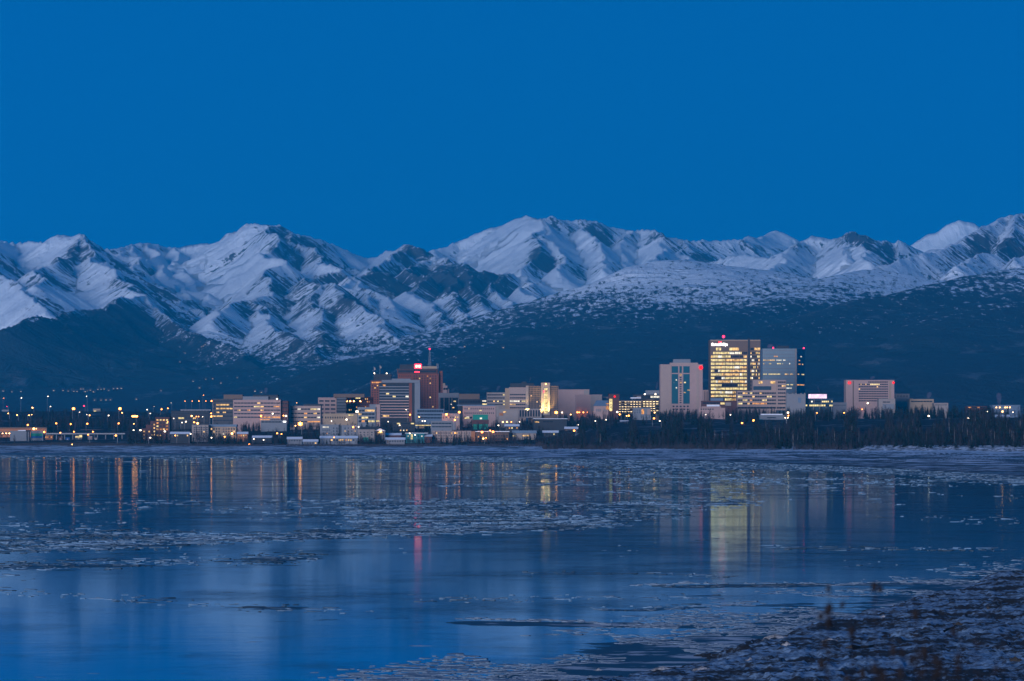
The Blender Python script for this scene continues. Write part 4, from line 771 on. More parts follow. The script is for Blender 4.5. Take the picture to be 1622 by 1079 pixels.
b = Bld('pink_hall', 'pink lit curved hall with six small windows', 'hall', 1106.5, 1148.5, 646.2, 4500, 'pink', 20, 'the pink lit hall'); b.grid(1109, 1131, 646.9, 649.6, 6, 1, .55, .8, 0); b.box('canopy', 1120, 1140, 641, 644, 'snow', 2, 10); b.box('upper', 1112, 1142, 643.8, 646, 'pink', 2, 14); b.done()
b = Bld('terraced_office', 'pinkish terraced office with orange windows before tallest tower', 'office building', 1168, 1230, 619.5, 4640, 'beige', 34, 'the terraced office')
b.box('upper_block', 1193, 1230.4, 601.8, 619.4, 'beige', 4, 26); b.box('corner_block', 1230.4, 1245, 602, 650, 'beige', -.5, 30); b.box('dark_glazing', 1193.5, 1222, 611.8, 617.8, 'darkglass', 3.7, .4)
for (x0, x1) in ((1202, 1208), (1221, 1228)): b.box('lit_bay', x0, x1, 604, 607.6, 'lit', 3.6, .5)
for (y, sg) in [(622.9, ((1178, 1183, 'lit'), (1189, 1191, 'lity'), (1205, 1206, 'lit'))), (628.4, ((1169, 1177, 'lity'), (1191, 1195, 'lit'), (1213, 1224, 'lity'))), (634, ((1171, 1174, 'lit'), (1175, 1183, 'lity'), (1187, 1193, 'lito'), (1206, 1216, 'lity'))), (639.4, ((1168, 1177, 'lity'), (1183, 1186, 'lit'), (1192, 1216, 'lito')))]: b.rib(1168.6, 1230, y, 2.5, 0, ('lit', 'lity', 'lito'), segs=sg, bay=2.6)
b.rib(1168.6, 1244, 646, 2.6, 0, off=-.6)
for (y) in (605.5, 611.5, 617, 622.7, 628.4, 634, 639.5): b.rib(1232, 1244.4, y, 2.4, .12, ('lit',), off=-.55, bay=2.2)
b.box('pier', 1229, 1230.3, 620, 650, 'beige', -.9, .9); b.done()
b = Bld('glass_tower', 'pale blue glass tower with right side coloured as shaded and red beacons', 'office tower', 1208, 1262, 552.3, 5250, 'paleglass', 40, 'the pale blue glass tower')  # front glass coloured pale for the bright sky it mirrors
V = [(b.fx(1262)+.02, .02, 0), (b.fx(1277.3), 26, 0), (b.fx(1277.3), 44, 0), (b.fx(1262)+.02, 40, 0)]; V += [(q[0], q[1], b.fz(552.5)) for q in V]; b.part('shade_painted_side', V, [(0, 1, 5, 4), (1, 2, 6, 5), (2, 3, 7, 6), (4, 5, 6, 7)], 'darkglass')  # same glass as the front, its shade put into a darker colour
V = []; Fc = []; mi = []
for i in range(17): x = b.fx(1208)+b.k*54*i/16; boxg(V, Fc, x-.12, x+.12, -.25, 0, b.fz(648), b.fz(553))
for j in range(17): z = b.fz(555.5+5.6*j); boxg(V, Fc, b.fx(1208), b.fx(1262), -.14, 0, z-.5, z+.3)
b.part('curtain_grid', V, Fc, 'grey'); b.box('corner_fin', 1259.6, 1261.9, 552.3, 648, 'white', -.4, .4)
for (y, sg) in [(564.7, ((1221, 1225, 'litw'), (1226, 1232, 'lito'))), (570.6, ((1209, 1227, 'lit'), (1230, 1245, 'litw'), (1247, 1250, 'lit'))), (576.2, ((1209, 1211, 'lit'), (1216, 1224, 'lity'), (1231, 1240, 'lity'), (1248, 1252, 'litw'))), (592.8, ((1209, 1236, 'lity'), (1243, 1256, 'lit'))), (609.5, ((1246, 1256, 'lity'),)), (614.9, ((1246, 1254, 'litw'),))]:
    for (xa, xb, m) in sg:
        q = xa
        while q < xb:
            if rb.random() < .85: b.box('lit_window', q, min(q+1.5, xb), y-.8, y+.8, m, -.34, .2)
            q += 2.1
def side(x0, x1, y, m):   # lit panes on the angled side painted in shade
    t0, t1 = (x0-1262)/15.3, (x1-1262)/15.3; X0, Y0 = b.fx(1262)+(b.fx(1277.3)-b.fx(1262))*t0, 26*t0; X1, Y1 = b.fx(1262)+(b.fx(1277.3)-b.fx(1262))*t1, 26*t1
    V = [(X0, Y0-.25, b.fz(y+.8)), (X1, Y1-.25, b.fz(y+.8)), (X1, Y1-.25, b.fz(y-.8)), (X0, Y0-.25, b.fz(y-.8))]; V += [(q[0], q[1]+.2, q[2]) for q in V]; b.part('lit_window', V, [(0, 1, 2, 3), (0, 4, 5, 1), (3, 2, 6, 7), (1, 5, 6, 2), (0, 3, 7, 4)], m)
for a in [(1269, 1271.5, 564.8, 'litw'), (1266, 1268, 571, 'lito'), (1265, 1269.5, 576.8, 'lito'), (1272, 1274, 577, 'lit'), (1264, 1266.5, 592.8, 'lit'), (1271, 1276, 593, 'lity'), (1262.5, 1276, 609.6, 'lito'), (1267, 1270, 587.5, 'grey')]: side(*a)
b.box('roof_house', 1231, 1250.5, 547.6, 552.2, 'black', 8, 14)
for x in (1225, 1275.3): V, Fc = sphere(1.25, (b.fx(x), 3 if x < 1240 else 24, b.fz(551))); b.part('roof_beacon', V, Fc, 'redlamp')
b.done()
b = Bld('grey_hall', 'plain grey block with small roof lights beside the terraced office', 'hall', 1245.5, 1276, 624.2, 4628, 'grey', 30, 'the plain grey block')
for x in (1247, 1254.5, 1260, 1268, 1274): b.box('roof_vent', x, x+2, 622.8, 624.1, 'white', 2, 2)
b.box('panel', 1264, 1269, 630, 638, 'bluesteel', -.15, .15); b.done()
b = Bld('museum', 'dark glass building with yellow lit floor and glowing pink drum', 'museum', 1275.3, 1319.5, 631.2, 4640, 'darkglass', 30, 'the glowing pink drum')
b.rib(1276, 1319, 642.3, 2.6, 0, ('lity',), segs=((1274.6, 1278, 'lity'), (1281, 1296, 'lity'), (1297, 1308, 'lit'), (1312, 1320, 'lity')), bay=2); b.rib(1276, 1319, 636.2, 2.4, 0, ('lity', 'litw'), segs=((1286, 1288.5, 'litw'), (1303, 1309, 'lity'), (1311, 1314, 'lity'), (1316, 1319, 'lity')), bay=2)
n_ = 24; V = []; Fc = []; cx_ = b.fx(1296.5); r_ = b.k*14.6
for z in (b.fz(631.1), b.fz(624.4)):
    for i in range(n_): V.append((cx_+r_*cos(2*pi*i/n_), 14+r_*sin(2*pi*i/n_), z))
Fc = [(i, (i+1) % n_, (i+1) % n_+n_, i+n_) for i in range(n_)]+[tuple(range(n_, 2*n_))]; b.part('drum_screen', V, Fc, 'pinksign')
for x in (1289.3, 1300.6): b.box('mullion', x, x+.6, 631.5, 641, 'white', -.5, .4)
for x in (1278, 1288, 1298, 1308, 1317): b.box('column', x, x+.7, 644.2, 652, 'white', -.6, .5)
b.done()
b = Bld('low_grey_block', 'low grey block between the pink drum and wide hotel', 'building', 1319.8, 1341, 637.5, 4800, 'grey', 24); b.grid(1321, 1340, 640, 644, 6, 1, .4, .4, 0); b.done()
b = Bld('wide_hotel', 'wide pinkish hotel with red discs at its top corners', 'hotel', 1340, 1416.5, 602, 4900, 'pink', 30, 'the wide pinkish hotel')
b.box('pier', 1350.6, 1352.4, 603, 648, 'brown', -.2, .2); b.box('right_pier', 1408.6, 1411, 603, 648, 'tan', -.2, .2)
for i in range(9):
    y = 605.3+i*3.72; sg = {0: ((1, 2, 'lit'),), 1: ((1362, 1366, 'lit'), (1371, 1374, 'lit'), (1377, 1392.5, 'lity')), 2: ((1388, 1391, 'lit'),), 3: ((1360, 1361.5, 'lit'),)}.get(i, ((1, 2, 'lit'),))
    b.rib(1375 if i == 0 else 1360, 1406.5, y, 1.9, 0, ('lit', 'lity'), segs=sg, bay=1.9, pier=.35)
for x in (1345.5, 1415.2):
    V = []; Fc = []; disc(V, Fc, b.fx(x), b.fz(606.3), b.k*(2.6 if x < 1400 else 1.9), -1, -.3, 22); ds_ = b.part('red_disc_sign', V, Fc, 'reddisc')
text_part(b, 'S', 1344.3, 1346.7, 606.3, 'white', off=-1.3, bold=.02); b.done()
b = Bld('lamp_house', 'small pale hall behind trees right of the wide hotel', 'building', 1418, 1440.5, 623.8, 5000, 'white', 26); b.box('lower_step', 1416.8, 1446, 631, 645, 'white', -2, 20); b.grid(1420, 1439, 626, 629, 4, 1, .4, .5, 0); b.done()
b = Bld('wedge_hall', 'pale wedge shaped hall in front of the wide hotel', 'hall', 1392, 1418, 631.5, 4600, 'white', 20); b.rib(1398, 1410, 637, 1.6, 0); b.box('base', 1398, 1416, 640, 648, 'bluewhite', -1, 1); b.done()
b = Bld('brown_hall', 'wide brownish hall behind the spruces at right', 'hall', 1441, 1479, 632.2, 4950, 'tan', 26, 'the wide brownish hall'); b.rib(1443, 1477, 636, 2, .0); b.done()
b = Bld('low_white_hall', 'low white hall beyond the spruces, right of brownish hall', 'hall', 1479.5, 1502, 638.3, 4900, 'white', 24); b.grid(1481, 1500, 640, 643, 6, 1, .5, .5, 0); b.done()
b = Bld('red_roof_store', 'long low reddish store far right behind trees', 'shop', 1532, 1563, 643.4, 5300, 'redbrown', 26); b.rib(1534, 1561, 645.6, 1.6, .3, ('lito',)); b.done()
b = Bld('plant_building', 'blue grey plant with yellow yard lights at far right', 'building', 1572, 1616, 641.5, 5200, 'bluesteel', 30, 'the blue grey plant')
for x in (1578, 1583.5, 1592, 1595, 1599.5): V, Fc = sphere(.8, (b.fx(x), -1, b.fz(645.5))); b.part('yard_light', V, Fc, 'warmlamp')
b.done()
b = Bld('balcony_house', 'teal grey house with red lit balcony at far right', 'house', 1576, 1599.5, 657, 4400, 'bluesteel', 16, 'the balcony house', roof='side'); b.grid(1578, 1598, 665.5, 669, 4, 1, .55, .6, .9, ('lito',)); b.grid(1578, 1598, 671, 674, 4, 1, .5, .5, .3, ('lit',)); b.box('balcony', 1577, 1599, 669.5, 670.3, 'white', -1.4, 1.4); b.done()
b = Bld('modern_house', 'pale teal flat roofed house standing alone among the trees', 'house', 1204, 1242.5, 657.5, 4330, 'bluewhite', 20, 'the pale teal house', yb=671)
b.box('roof_deck', 1206, 1240, 655.6, 657.4, 'snow', 2, 16); b.box('window_band', 1215, 1229, 661, 662.4, 'glass', -.2, .2); b.box('left_bay', 1202, 1207, 664, 671, 'tealwall', -1, 8); b.box('right_bay', 1238, 1246, 661.5, 669, 'bluewhite', 1, 8); b.done()
b = Bld('white_house', 'long white house with two bright lamps among right hand trees', 'house', 1479, 1531, 665.8, 4340, 'white', 16, 'the long white house', yb=678, roof='side')
b.grid(1482, 1512, 669.5, 674, 8, 1, .5, .6, 0)
for x in (1518.8, 1527.6): b.box('lit_window', x-1.6, x+1.6, 670.5, 672.6, 'lity', -.6, .4)
b.done()
# shore-side houses
b = Bld('pale_blue_flats', 'pale blue grey flats with dark gap in the middle', 'apartment building', 507, 536.5, 672.6, 4260, 'bluewhite', 18, 'the pale blue flats')
b.box('right_half', 541, 566, 673.5, 692, 'bluewhite', 0, 17); b.box('link', 536.6, 540.9, 674, 692, 'black', 1.5, 14); b.box('lit_sign', 511, 520.5, 676, 677.2, 'litw', -.4, .3)
b.grid(510, 523, 679, 689, 4, 2, .4, .4, .1, ('lito',)); b.grid(526, 536, 676, 690, 2, 3, .35, .4, 0); b.grid(544, 565, 676, 690, 4, 3, .35, .35, .05); b.done()
b = Bld('sunroom_house', 'low pale house with a row of warm lit windows', 'house', 507, 566, 690.5, 4120, 'bluewhite', 12, 'the warm lit low house', roof='side')
b.grid(523, 545, 695.4, 698.8, 5, 1, .75, .8, .9, ('lity', 'lit')); b.grid(546, 562, 695.4, 698.8, 4, 1, .6, .8, .75, ('lit', 'lito')); b.done()
b = Bld('green_base_house', 'white block house with a green lower wall', 'house', 566.5, 593, 680.3, 4170, 'white', 14, 'the green walled house')
b.box('green_wall', 575, 585, 693, 702, 'green', -.3, .3); b.box('post', 583.5, 585, 681, 701, 'white', -.8, .5); b.grid(568, 592, 683, 691, 4, 2, .4, .4, 0); b.done()
b = Bld('gable_house', 'snow roofed gable house with a warm lit eave', 'house', 594, 610, 678.8, 4190, 'bluewhite', 14, 'the snow roofed gable house', roof='gable'); b.box('eave_light', 598.5, 606.5, 684, 686.4, 'lit', -.8, .5); b.grid(595, 609, 688, 698, 4, 2, .35, .45, 0); b.done()
b = Bld('row_house', 'low maroon house right of the snow roofed gable house', 'house', 611, 635, 686, 4200, 'redbrown', 14, roof='side'); b.grid(612, 634, 692, 697, 5, 1, .4, .5, .1); b.done()
b = Bld('teal_house', 'teal house with a bright lit stair window', 'house', 643, 672, 686.6, 4150, 'tealwall', 14, 'the teal house'); b.box('roof_snow', 642, 678, 685.8, 686.6, 'snow', -.5, 15); b.box('stair_window', 650.6, 653.6, 688, 696, 'lity', -.3, .2); b.grid(644, 671, 689, 693, 5, 1, .3, .5, .25, ('litw',)); b.done()
b = Bld('brown_flats', 'dark plum coloured house right of the teal house', 'house', 672.5, 684, 688, 4150, 'redbrown', 14, roof='side'); b.grid(673, 683.5, 693, 698, 2, 1, .4, .5, 0); b.done()
b = Bld('striped_apartments', 'striped apartment block with three rows of dark windows', 'apartment building', 684.5, 746, 682.5, 4160, 'beige', 16, 'the striped apartments')
for i in range(15): b.box('pilaster', 685+i*4.1, 686+i*4.1, 683, 702, 'brown' if i % 2 else 'white', -.5, .5)
b.grid(685.5, 745.5, 684, 701, 15, 4, .42, .38, .05, ('lit',)); b.box('end_wall', 746, 752.8, 683, 702, 'orangewall', 0, 14); b.done()
b = Bld('ribbon_house', 'white flat roofed building with ribbon windows on the slope', 'building', 682.5, 716, 666.8, 4300, 'bluewhite', 14, 'the white flat roofed building')
b.rib(684, 715, 670.7, 2, 0); b.rib(684, 715, 676, 1.8, .05); b.box('bay', 713, 722, 669, 681, 'bluewhite', 1, 10); b.done()
b = Bld('fuel_canopy', 'thin flat canopy with a bright yellow lit edge', 'canopy', 658, 684, 673.3, 4330, 'tan', 9, 'the yellow edged canopy', yb=678)
for o_ in list(b.r.children): bpy.data.objects.remove(o_)
b.box('roof', 658, 684, 672.4, 673.2, 'brown', 0, 9); b.box('lit_edge', 658, 684, 673.25, 674.4, 'lity', -.1, 8.8)
for x in (660, 671, 682): b.box('post', x, x+.5, 674.4, 678.5, 'metal', 4, .5)
b.box('kiosk', 664, 672, 674.6, 678.5, 'brown', 5, 3)
for x in (669.2, 673): V, Fc = sphere(.7, (b.fx(x), 1, b.fz(667))); b.part('lamp', V, Fc, 'whitelamp')
b = Bld('awning_building', 'building with a bright green awning wall', 'building', 749, 773, 656.8, 4480, 'green', 14, 'the green awning building'); b.box('lit_window', 760, 763.4, 661.8, 664, 'litw', -.5, .4); b.box('lower_wall', 748, 774, 665, 672, 'redbrown', -.6, 14); b.box('lit_window', 736, 743.5, 661, 663.4, 'lity', 2, .4); b.done()
b = Bld('snow_roof_restaurant', 'long restaurant under a snowy flat roof with warm lamps', 'restaurant', 754, 806, 684.2, 4150, 'wood', 16, 'the snow roofed restaurant')
b.box('roof_snow', 753, 807, 683, 684.2, 'snow', -1.5, 18); b.grid(756, 775, 690, 698, 5, 2, .5, .5, .35, ('lit', 'lito')); b.grid(780, 805, 688, 698, 6, 2, .5, .4, .1, ('lito',)); b.done()
b = Bld('blue_roof_pavilion', 'pavilion with blue roof band and long yellow windows', 'building', 812, 849, 683, 4160, 'white', 16, 'the blue roofed pavilion')
b.box('roof_band', 811, 850, 682, 686.4, 'bluesteel', -1, 18); b.rib(812, 818, 690.5, 1.8, 1, ('lity',)); b.rib(827, 840, 690.2, 2, 1, ('lity', 'lit')); b.box('bright_window', 835.5, 850.5, 696.1, 697.3, 'litw', -1.5, .4); b.box('terrace', 822, 852, 697.6, 702, 'brown', -1.6, 2); b.done()
b = Bld('chapel', 'pink lit low building left of the arcade of floodlit hotel', 'building', 790.5, 821, 648.6, 4560, 'white', 16, 'the pink lit low building'); b.box('lamp_panel', 797, 802, 651.8, 653.8, 'lit', -.5, .4); b.box('tower', 786.6, 789.6, 642.6, 660, 'white', -.5, 4); b.box('orange_wall', 791, 797, 654, 658.4, 'orangewall', -.6, .5); b.done()
b = Bld('flat_roof_hall', 'flat dark hall with snowy roof below floodlit hotel', 'hall', 845, 898, 663.8, 4360, 'darkgrey', 16, 'the flat snowy roofed hall'); b.box('roof_snow', 844, 899, 663, 663.8, 'snow', -.6, 17); b.rib(860, 876, 668, 2, 0); b.box('lit_window', 847, 854, 667.7, 669.4, 'lit', -.4, .3); b.done()
b = Bld('cabin', 'cabin with big orange lit windows near the water', 'house', 929, 943.5, 688, 4080, 'wood', 9, 'the orange lit cabin', roof='side'); b.grid(929.5, 943, 690.2, 697, 4, 1, .75, .95, 1, ('lito', 'lit')); b.done()
b = Bld('cabin', 'white house with a jagged gable among bare trees', 'house', 962, 986, 687.6, 4100, 'bluewhite', 10, 'the white gabled house', roof='gable'); b.grid(963, 985, 692, 697, 4, 1, .5, .6, 0); b.done()
b = Bld('cabin', 'small dark red house beneath the yellow sign tower', 'house', 983, 995, 666, 4380, 'redbrown', 10, roof='side'); b.grid(984, 994, 670, 674, 3, 1, .5, .6, .3, ('lito',)); b.done()
for (x0, x1, yt, Y, m, rf, lb, lt) in [(1130, 1153, 688, 4080, 'wood', 'side', 'brown house with a long snowy roof right of birch trunks', 0), (1163, 1190, 690, 4070, 'darkgrey', 'side', 'dark house with a snowy roof at the shore edge', 0), (1305, 1336, 694, 4060, 'orangewall', 'side', 'red lit house just above the right snowbank', .8),  # the red lit house has its glow painted into the wall colour
      (1291, 1303, 696.5, 4050, 'white', None, 'small white shed left of the red lit house', .3), (1460, 1478, 692.5, 4110, 'orangewall', 'side', 'orange lit low house among right hand trees', .8), (1384, 1400, 692, 4120, 'wood', 'side', 'dim brown house behind the long snowbank', .4), (1600, 1630, 669, 4300, 'redbrown', 'side', 'reddish house cut by the right picture edge', .4),
      (455, 478, 692, 4130, 'bluewhite', 'side', 'low white snow covered house right of the shore light', 0), (480, 503, 696, 4080, 'bluewhite', 'side', 'long low snowy cottage left of warm lit low house', .1), (400, 430, 690, 4200, 'darkgrey', 'side', 'dark snowy roofed cottage below the low parking deck', .1), (611, 641, 693, 4100, 'grey', 'side', 'grey snowy roofed cottage below the maroon house', .1),
      (376, 392, 684, 4230, 'orangewall', 'side', 'orange lit house beside the cream apartments', .6), (860, 884, 682, 4180, 'darkgrey', 'side', 'dark house with snowy roof right of the blue roofed pavilion', .1), (895, 915, 676, 4260, 'wood', 'side', 'brown house among bare trees below the windowless blocks', .2), (270, 300, 684, 4180, 'darkgrey', 'side', 'dark house right of the stepped apartments', .3),
      (1085, 1105, 690, 4120, 'redbrown', 'side', 'low house with orange windows under the teal bay tower', .9), (1028, 1046, 668, 4330, 'grey', 'side', 'grey house below the curved garage wing', .2), (1360, 1378, 668, 4400, 'darkgrey', 'side', 'dark house under the wide pinkish hotel among trees', .1), (1418, 1440, 676, 4330, 'grey', 'side', 'grey house hidden in the spruces right of the hotel', .2), (700, 728, 655, 4500, 'pink', None, 'pinkish low block lit orange beside the big lamp', .3), (570, 600, 676, 4300, 'darkgrey', None, 'dark low block below the white banded office', .2), (800, 822, 672, 4300, 'darkgrey', 'side', 'dark house with two yellow windows above the restaurant', .5), (1010, 1026, 686, 4180, 'wood', 'side', 'brown house with orange porch among spruces below the garage', .7)]:
    b = Bld('small_house', lb, 'house', x0, x1, yt, Y, m, 11, roof=rf); b.grid(x0+1, x1-1, yt+4, yt+8, max(2, int((x1-x0)/4)), 1, .5, .55, lt, ('lito', 'lit', 'lity')); b.box('door', x0+2.2, x0+3.4, yt+4.6, yt+9, 'brown', -.15, .15); b.done()
# hillside houses, far away
HILL = [(5, 619), (19, 620), (33, 619.5), (85, 618), (100, 618), (108, 619), (115, 618.3), (122, 619.5), (128, 617), (132, 615.5), (138, 619), (143, 617.5), (149, 620), (155, 616.6), (160, 617), (165, 616.5), (172, 617.5), (180, 617), (186, 616.5), (192, 616.5), (148, 621), (157, 614.3), (117, 620.5), (135, 621),
        (306, 604), (326, 601), (337, 602), (350, 607), (316, 614), (255, 618.5), (376, 599), (404, 619.5), (325, 560), (319, 563), (322, 562), (319, 573), (293, 559), (285, 573), (414, 622), (736, 551), (797, 550), (150, 634), (160, 635), (168, 634.5), (175, 634), (216, 633)]
for i, (x, y) in enumerate(HILL):
    Y = 8600.0
    while Y < 16000 and CAMZ+(HY-y)*Y/F-gh((x-CX)*Y/F, Y) > 3.5: Y += 60
    Y = min(Y, 15000); z = gh((x-CX)*Y/F, Y); r = bpy.data.objects.new('hillside_house', None); C.objects.link(r); r.location = ((x-CX)*Y/F, Y, z)
    tag(r, None, 'house', 'lit houses on the dark hillside'); V = []; Fc = []; w_ = rb.uniform(3, 4.5); boxg(V, Fc, -w_, w_, 0, 9, -2, 4.5); mesh_obj('wall', V, Fc, M['darkgrey'], r)
    V = [(-w_-.5, -.6, 4.5), (w_+.5, -.6, 4.5), (w_+.5, 4.5, 7.4), (-w_-.5, 4.5, 7.4), (-w_-.5, 9.6, 4.5), (w_+.5, 9.6, 4.5)]; mesh_obj('roof', V, [(0, 1, 2, 3), (3, 2, 5, 4), (0, 3, 4), (1, 5, 2)], M['darkgrey'], r)
    V = []; Fc = []; q_ = rb.uniform(.8, 1.5); boxg(V, Fc, -q_, q_, -.15, .1, 1.2, 1.2+q_*.9); mesh_obj('lit_window', V, Fc, M['farlight'], r); MARKS_H = None
    r['_x'] = x; r['_y'] = y
# ------------------------------------------------------------------ lamps
LAMPS = [ # x, y, kind, size
 (34, 630.5, 'w', 1.2), (76, 628, 'w', 1.2), (137, 628, 'w', 1.1), (6, 631, 'a', .6), (11, 644, 'r', .6), (133, 643, 'r', 1.2), (51.5, 646, 'm', 1.2), (116.5, 647.5, 'A', 2), (190, 647.5, 'A', 2.1), (213.5, 659.5, 'B', 1.6), (193.5, 654, 'm', .9),
 (13, 655, 'm', .8), (27, 657.5, 'm', .9), (46, 657.8, 'm', .8), (50.5, 657, 'm', .6), (142, 658, 'm', .9), (172, 658.3, 'w', .9), (126, 653, 'w', .6), (137.5, 657, 'w', .5), (80, 644, 'w', .7), (233, 649, 'w', .8), (238, 655, 'w', .7), (244, 644, 'w', .5), (222.5, 681.5, 'w', 1), (211.5, 681.6, 'w', .9), (212, 671.5, 'm', .7),
 (44, 673.3, 'a', 1.1), (53.5, 679.3, 'm', 1.5), (57.5, 679.3, 'm', .6), (70, 684.5, 'a', 1.2), (89, 670.7, 'a', 1.1), (112, 672, 'a', 1.1), (138.3, 671.3, 'a', 1.1), (188, 670.8, 'a', 1), (95.5, 685.5, 'a', .8), (117, 684, 'a', .8), (147, 684, 'a', .8), (139.5, 688.6, 'a', .8), (183.5, 690, 'a', 1.1), (114.3, 704, 'm', .6),
 (256, 648.5, 'a', 1.2), (266, 647, 'a', 1), (293, 635.5, 'a', .9), (304.5, 635.5, 'a', .9), (315, 635.5, 'a', 1.2), (326, 635.5, 'a', 1), (335, 635.3, 'a', 1), (322.5, 626, 'a', .8), (271, 638.5, 'w', .5), (303.5, 659, 'm', 1.1), (311, 660, 'a', .6), (314.5, 660, 'a', .6), (321, 660.3, 'w', .5), (275, 663, 'w', .6), (294.5, 668, 'w', .9), (265.5, 668.5, 'a', .6), (288.5, 669.5, 'w', .7),
 (307.5, 669, 'a', 1.1), (313, 670.7, 'm', 1.4), (334.5, 655, 'a', .8), (334.7, 659.8, 'A', 1.1), (302, 687.5, 'w', .7), (261, 683.5, 'w', 1), (335, 693.5, 'w', .7), (367.5, 686.8, 'm', 1.3), (356, 692, 'a', .8), (277.5, 690, 'a', .7), (238, 693.5, 'w', .8),
 (395, 704, 'a', 1.0), (417.5, 697, 'w', .6), (439, 686.5, 'a', .9), (446, 687.5, 'a', .7), (402, 695.5, 'w', .6), (438.8, 632, 'w', .9), (413.5, 658.8, 'a', 1.1), (432, 655.3, 'w', .9), (449, 658.5, 'a', .9), (453, 659, 'w', 1.2), (475.5, 671.5, 'A', 2.5), (468, 674.5, 'm', .7), (470, 638.3, 'm', .8),
 (549, 664.7, 'w', 1.1), (525, 667, 'w', .6), (565.5, 652, 'w', 1.7), (559.5, 676.7, 'a', 1), (568, 676.3, 'w', .7), (529, 693, 'a', .6), (603, 683.5, 'm', 1.2), (649.5, 657, 'a', 1), (633, 673.8, 'w', .7), (615, 668, 'w', .6), (664, 660.5, 'm', .8), (649, 686.5, 'w', .7), (657.5, 689, 'w', .7), (643.5, 649, 'w', .6),
 (707.3, 656.5, 'A', 1.4), (727.5, 653, 'a', 1.5), (720.5, 665.3, 'a', 1.1), (720.7, 686, 'a', .6), (763.5, 684.5, 'a', 1.3), (776.5, 682, 'a', .7), (781, 684, 'a', 1.3), (765.5, 694.8, 'm', 1), (770, 693.5, 'a', .6), (796.5, 668.5, 'm', 1), (803, 668.3, 'm', 1), (810, 668.5, 'a', .7), (823, 668.3, 'w', .6), (789.5, 674, 'w', .7), (845.5, 653.5, 'a', 1.1), (851.5, 657.5, 'a', 1), (856.5, 653.5, 'm', 1.4), (881, 653.5, 'A', 1.9), (890.2, 653.5, 'w', 1), (904, 656.8, 'm', .8), (914.5, 653.3, 'a', 1), (917.5, 653.3, 'a', .9), (924, 653.2, 'a', .9), (930.5, 653.5, 'a', .6), (977.7, 652.7, 'w', 1.2), (981.5, 656.5, 'a', 1), (996, 658.5, 'a', 1.1), (992.5, 659, 'm', .6), (909.5, 682.3, 'a', 1.1), (916, 673, 'w', .4),
 (943, 667, 'w', .6), (960, 665, 'w', .6), (927.8, 694, 'w', .6), (996.5, 690, 'm', .8), (1014, 689, 'a', .7), (1018, 689, 'a', .6), (1056, 689.7, 'w', .8), (1036, 662.8, 'a', 1), (1045, 667, 'w', .7), (1037, 653.7, 'm', .8), (1065, 692, 'a', .6), (1078, 691.5, 'a', .6), (1175.3, 670.2, 'a', 1.0), (1193.7, 666.2, 'a', 1.2), (1248.2, 653.7, 'w', 1.1), (1248.8, 658.5, 'a', .8), (1243.6, 662, 'w', .6), (1248, 662, 'w', .7), (1197.5, 684.5, 'w', .5), (1291.5, 676, 'a', 1.2), (1324.7, 677.3, 'a', 1.0), (1374.5, 638.8, 'w', 1.1), (1365.5, 648.5, 'a', .7), (1294, 654.2, 'a', .6), (1337, 654, 'a', .7), (1305, 701, 'w', .6), (1382.5, 695.5, 'r', .5), (1414.5, 688.7, 'w', .6), (1411, 695.8, 'r', .6), (1447, 667.5, 'w', .5), (1471, 659, 'w', 1), (1534, 663, 'w', 1.2), (1577, 672, 'm', 1.3), (1501, 698, 'a', 1.3), (1588, 652, 'm', 1.1), (1604.5, 653, 'w', .5), (1606.5, 666, 'w', .7), (1605.5, 673.5, 'm', .8), (1564, 652, 'w', .6), (1570, 672, 'w', .5), (1157, 657.2, 'w', .6), (1118, 657, 'w', .5),
]
KN = {'a': ('amber', 'small amber street lamp'), 'm': ('warmlamp', 'warm yellow street lamp'), 'w': ('whitelamp', 'white street lamp'), 'r': ('redlamp', 'small red warning lamp'), 'A': ('amberbig', 'large glaring orange floodlight'), 'B': ('amberbig', 'high mast light with a crossbar')}
lrec = []
for (x, y, kd, sz) in LAMPS:
    Y = 4000.0 if y > 695 else 4060.0
    while Y < 9000 and CAMZ+(HY-y)*Y/F-gh((x-CX)*Y/F, Y) > (8 if kd not in 'AB' else 14): Y += 15
    # keep lamps in front of the building they stand by
    for o_ in MARKB if 'MARKB' in globals() else []: pass
    lrec.append([x, y, kd, sz, Y])
bl_boxes = [(o.location.x, o.location.y, o) for o in C.objects if o.type == 'EMPTY']
_bs = [o for o in C.objects if o.type == 'EMPTY' and o.get('category') and '_x' not in o]
def extent(o):
    xs = []; zs = []; d = []
    for c in o.children:
        if c.type == 'MESH':
            for v in c.bound_box: xs.append(v[0]+c.location.x); zs.append(v[2]+c.location.z)
    return min(xs)+o.location.x, max(xs)+o.location.x, max(zs)+o.location.z
EXT = [(o.location.y,)+extent(o) for o in _bs]
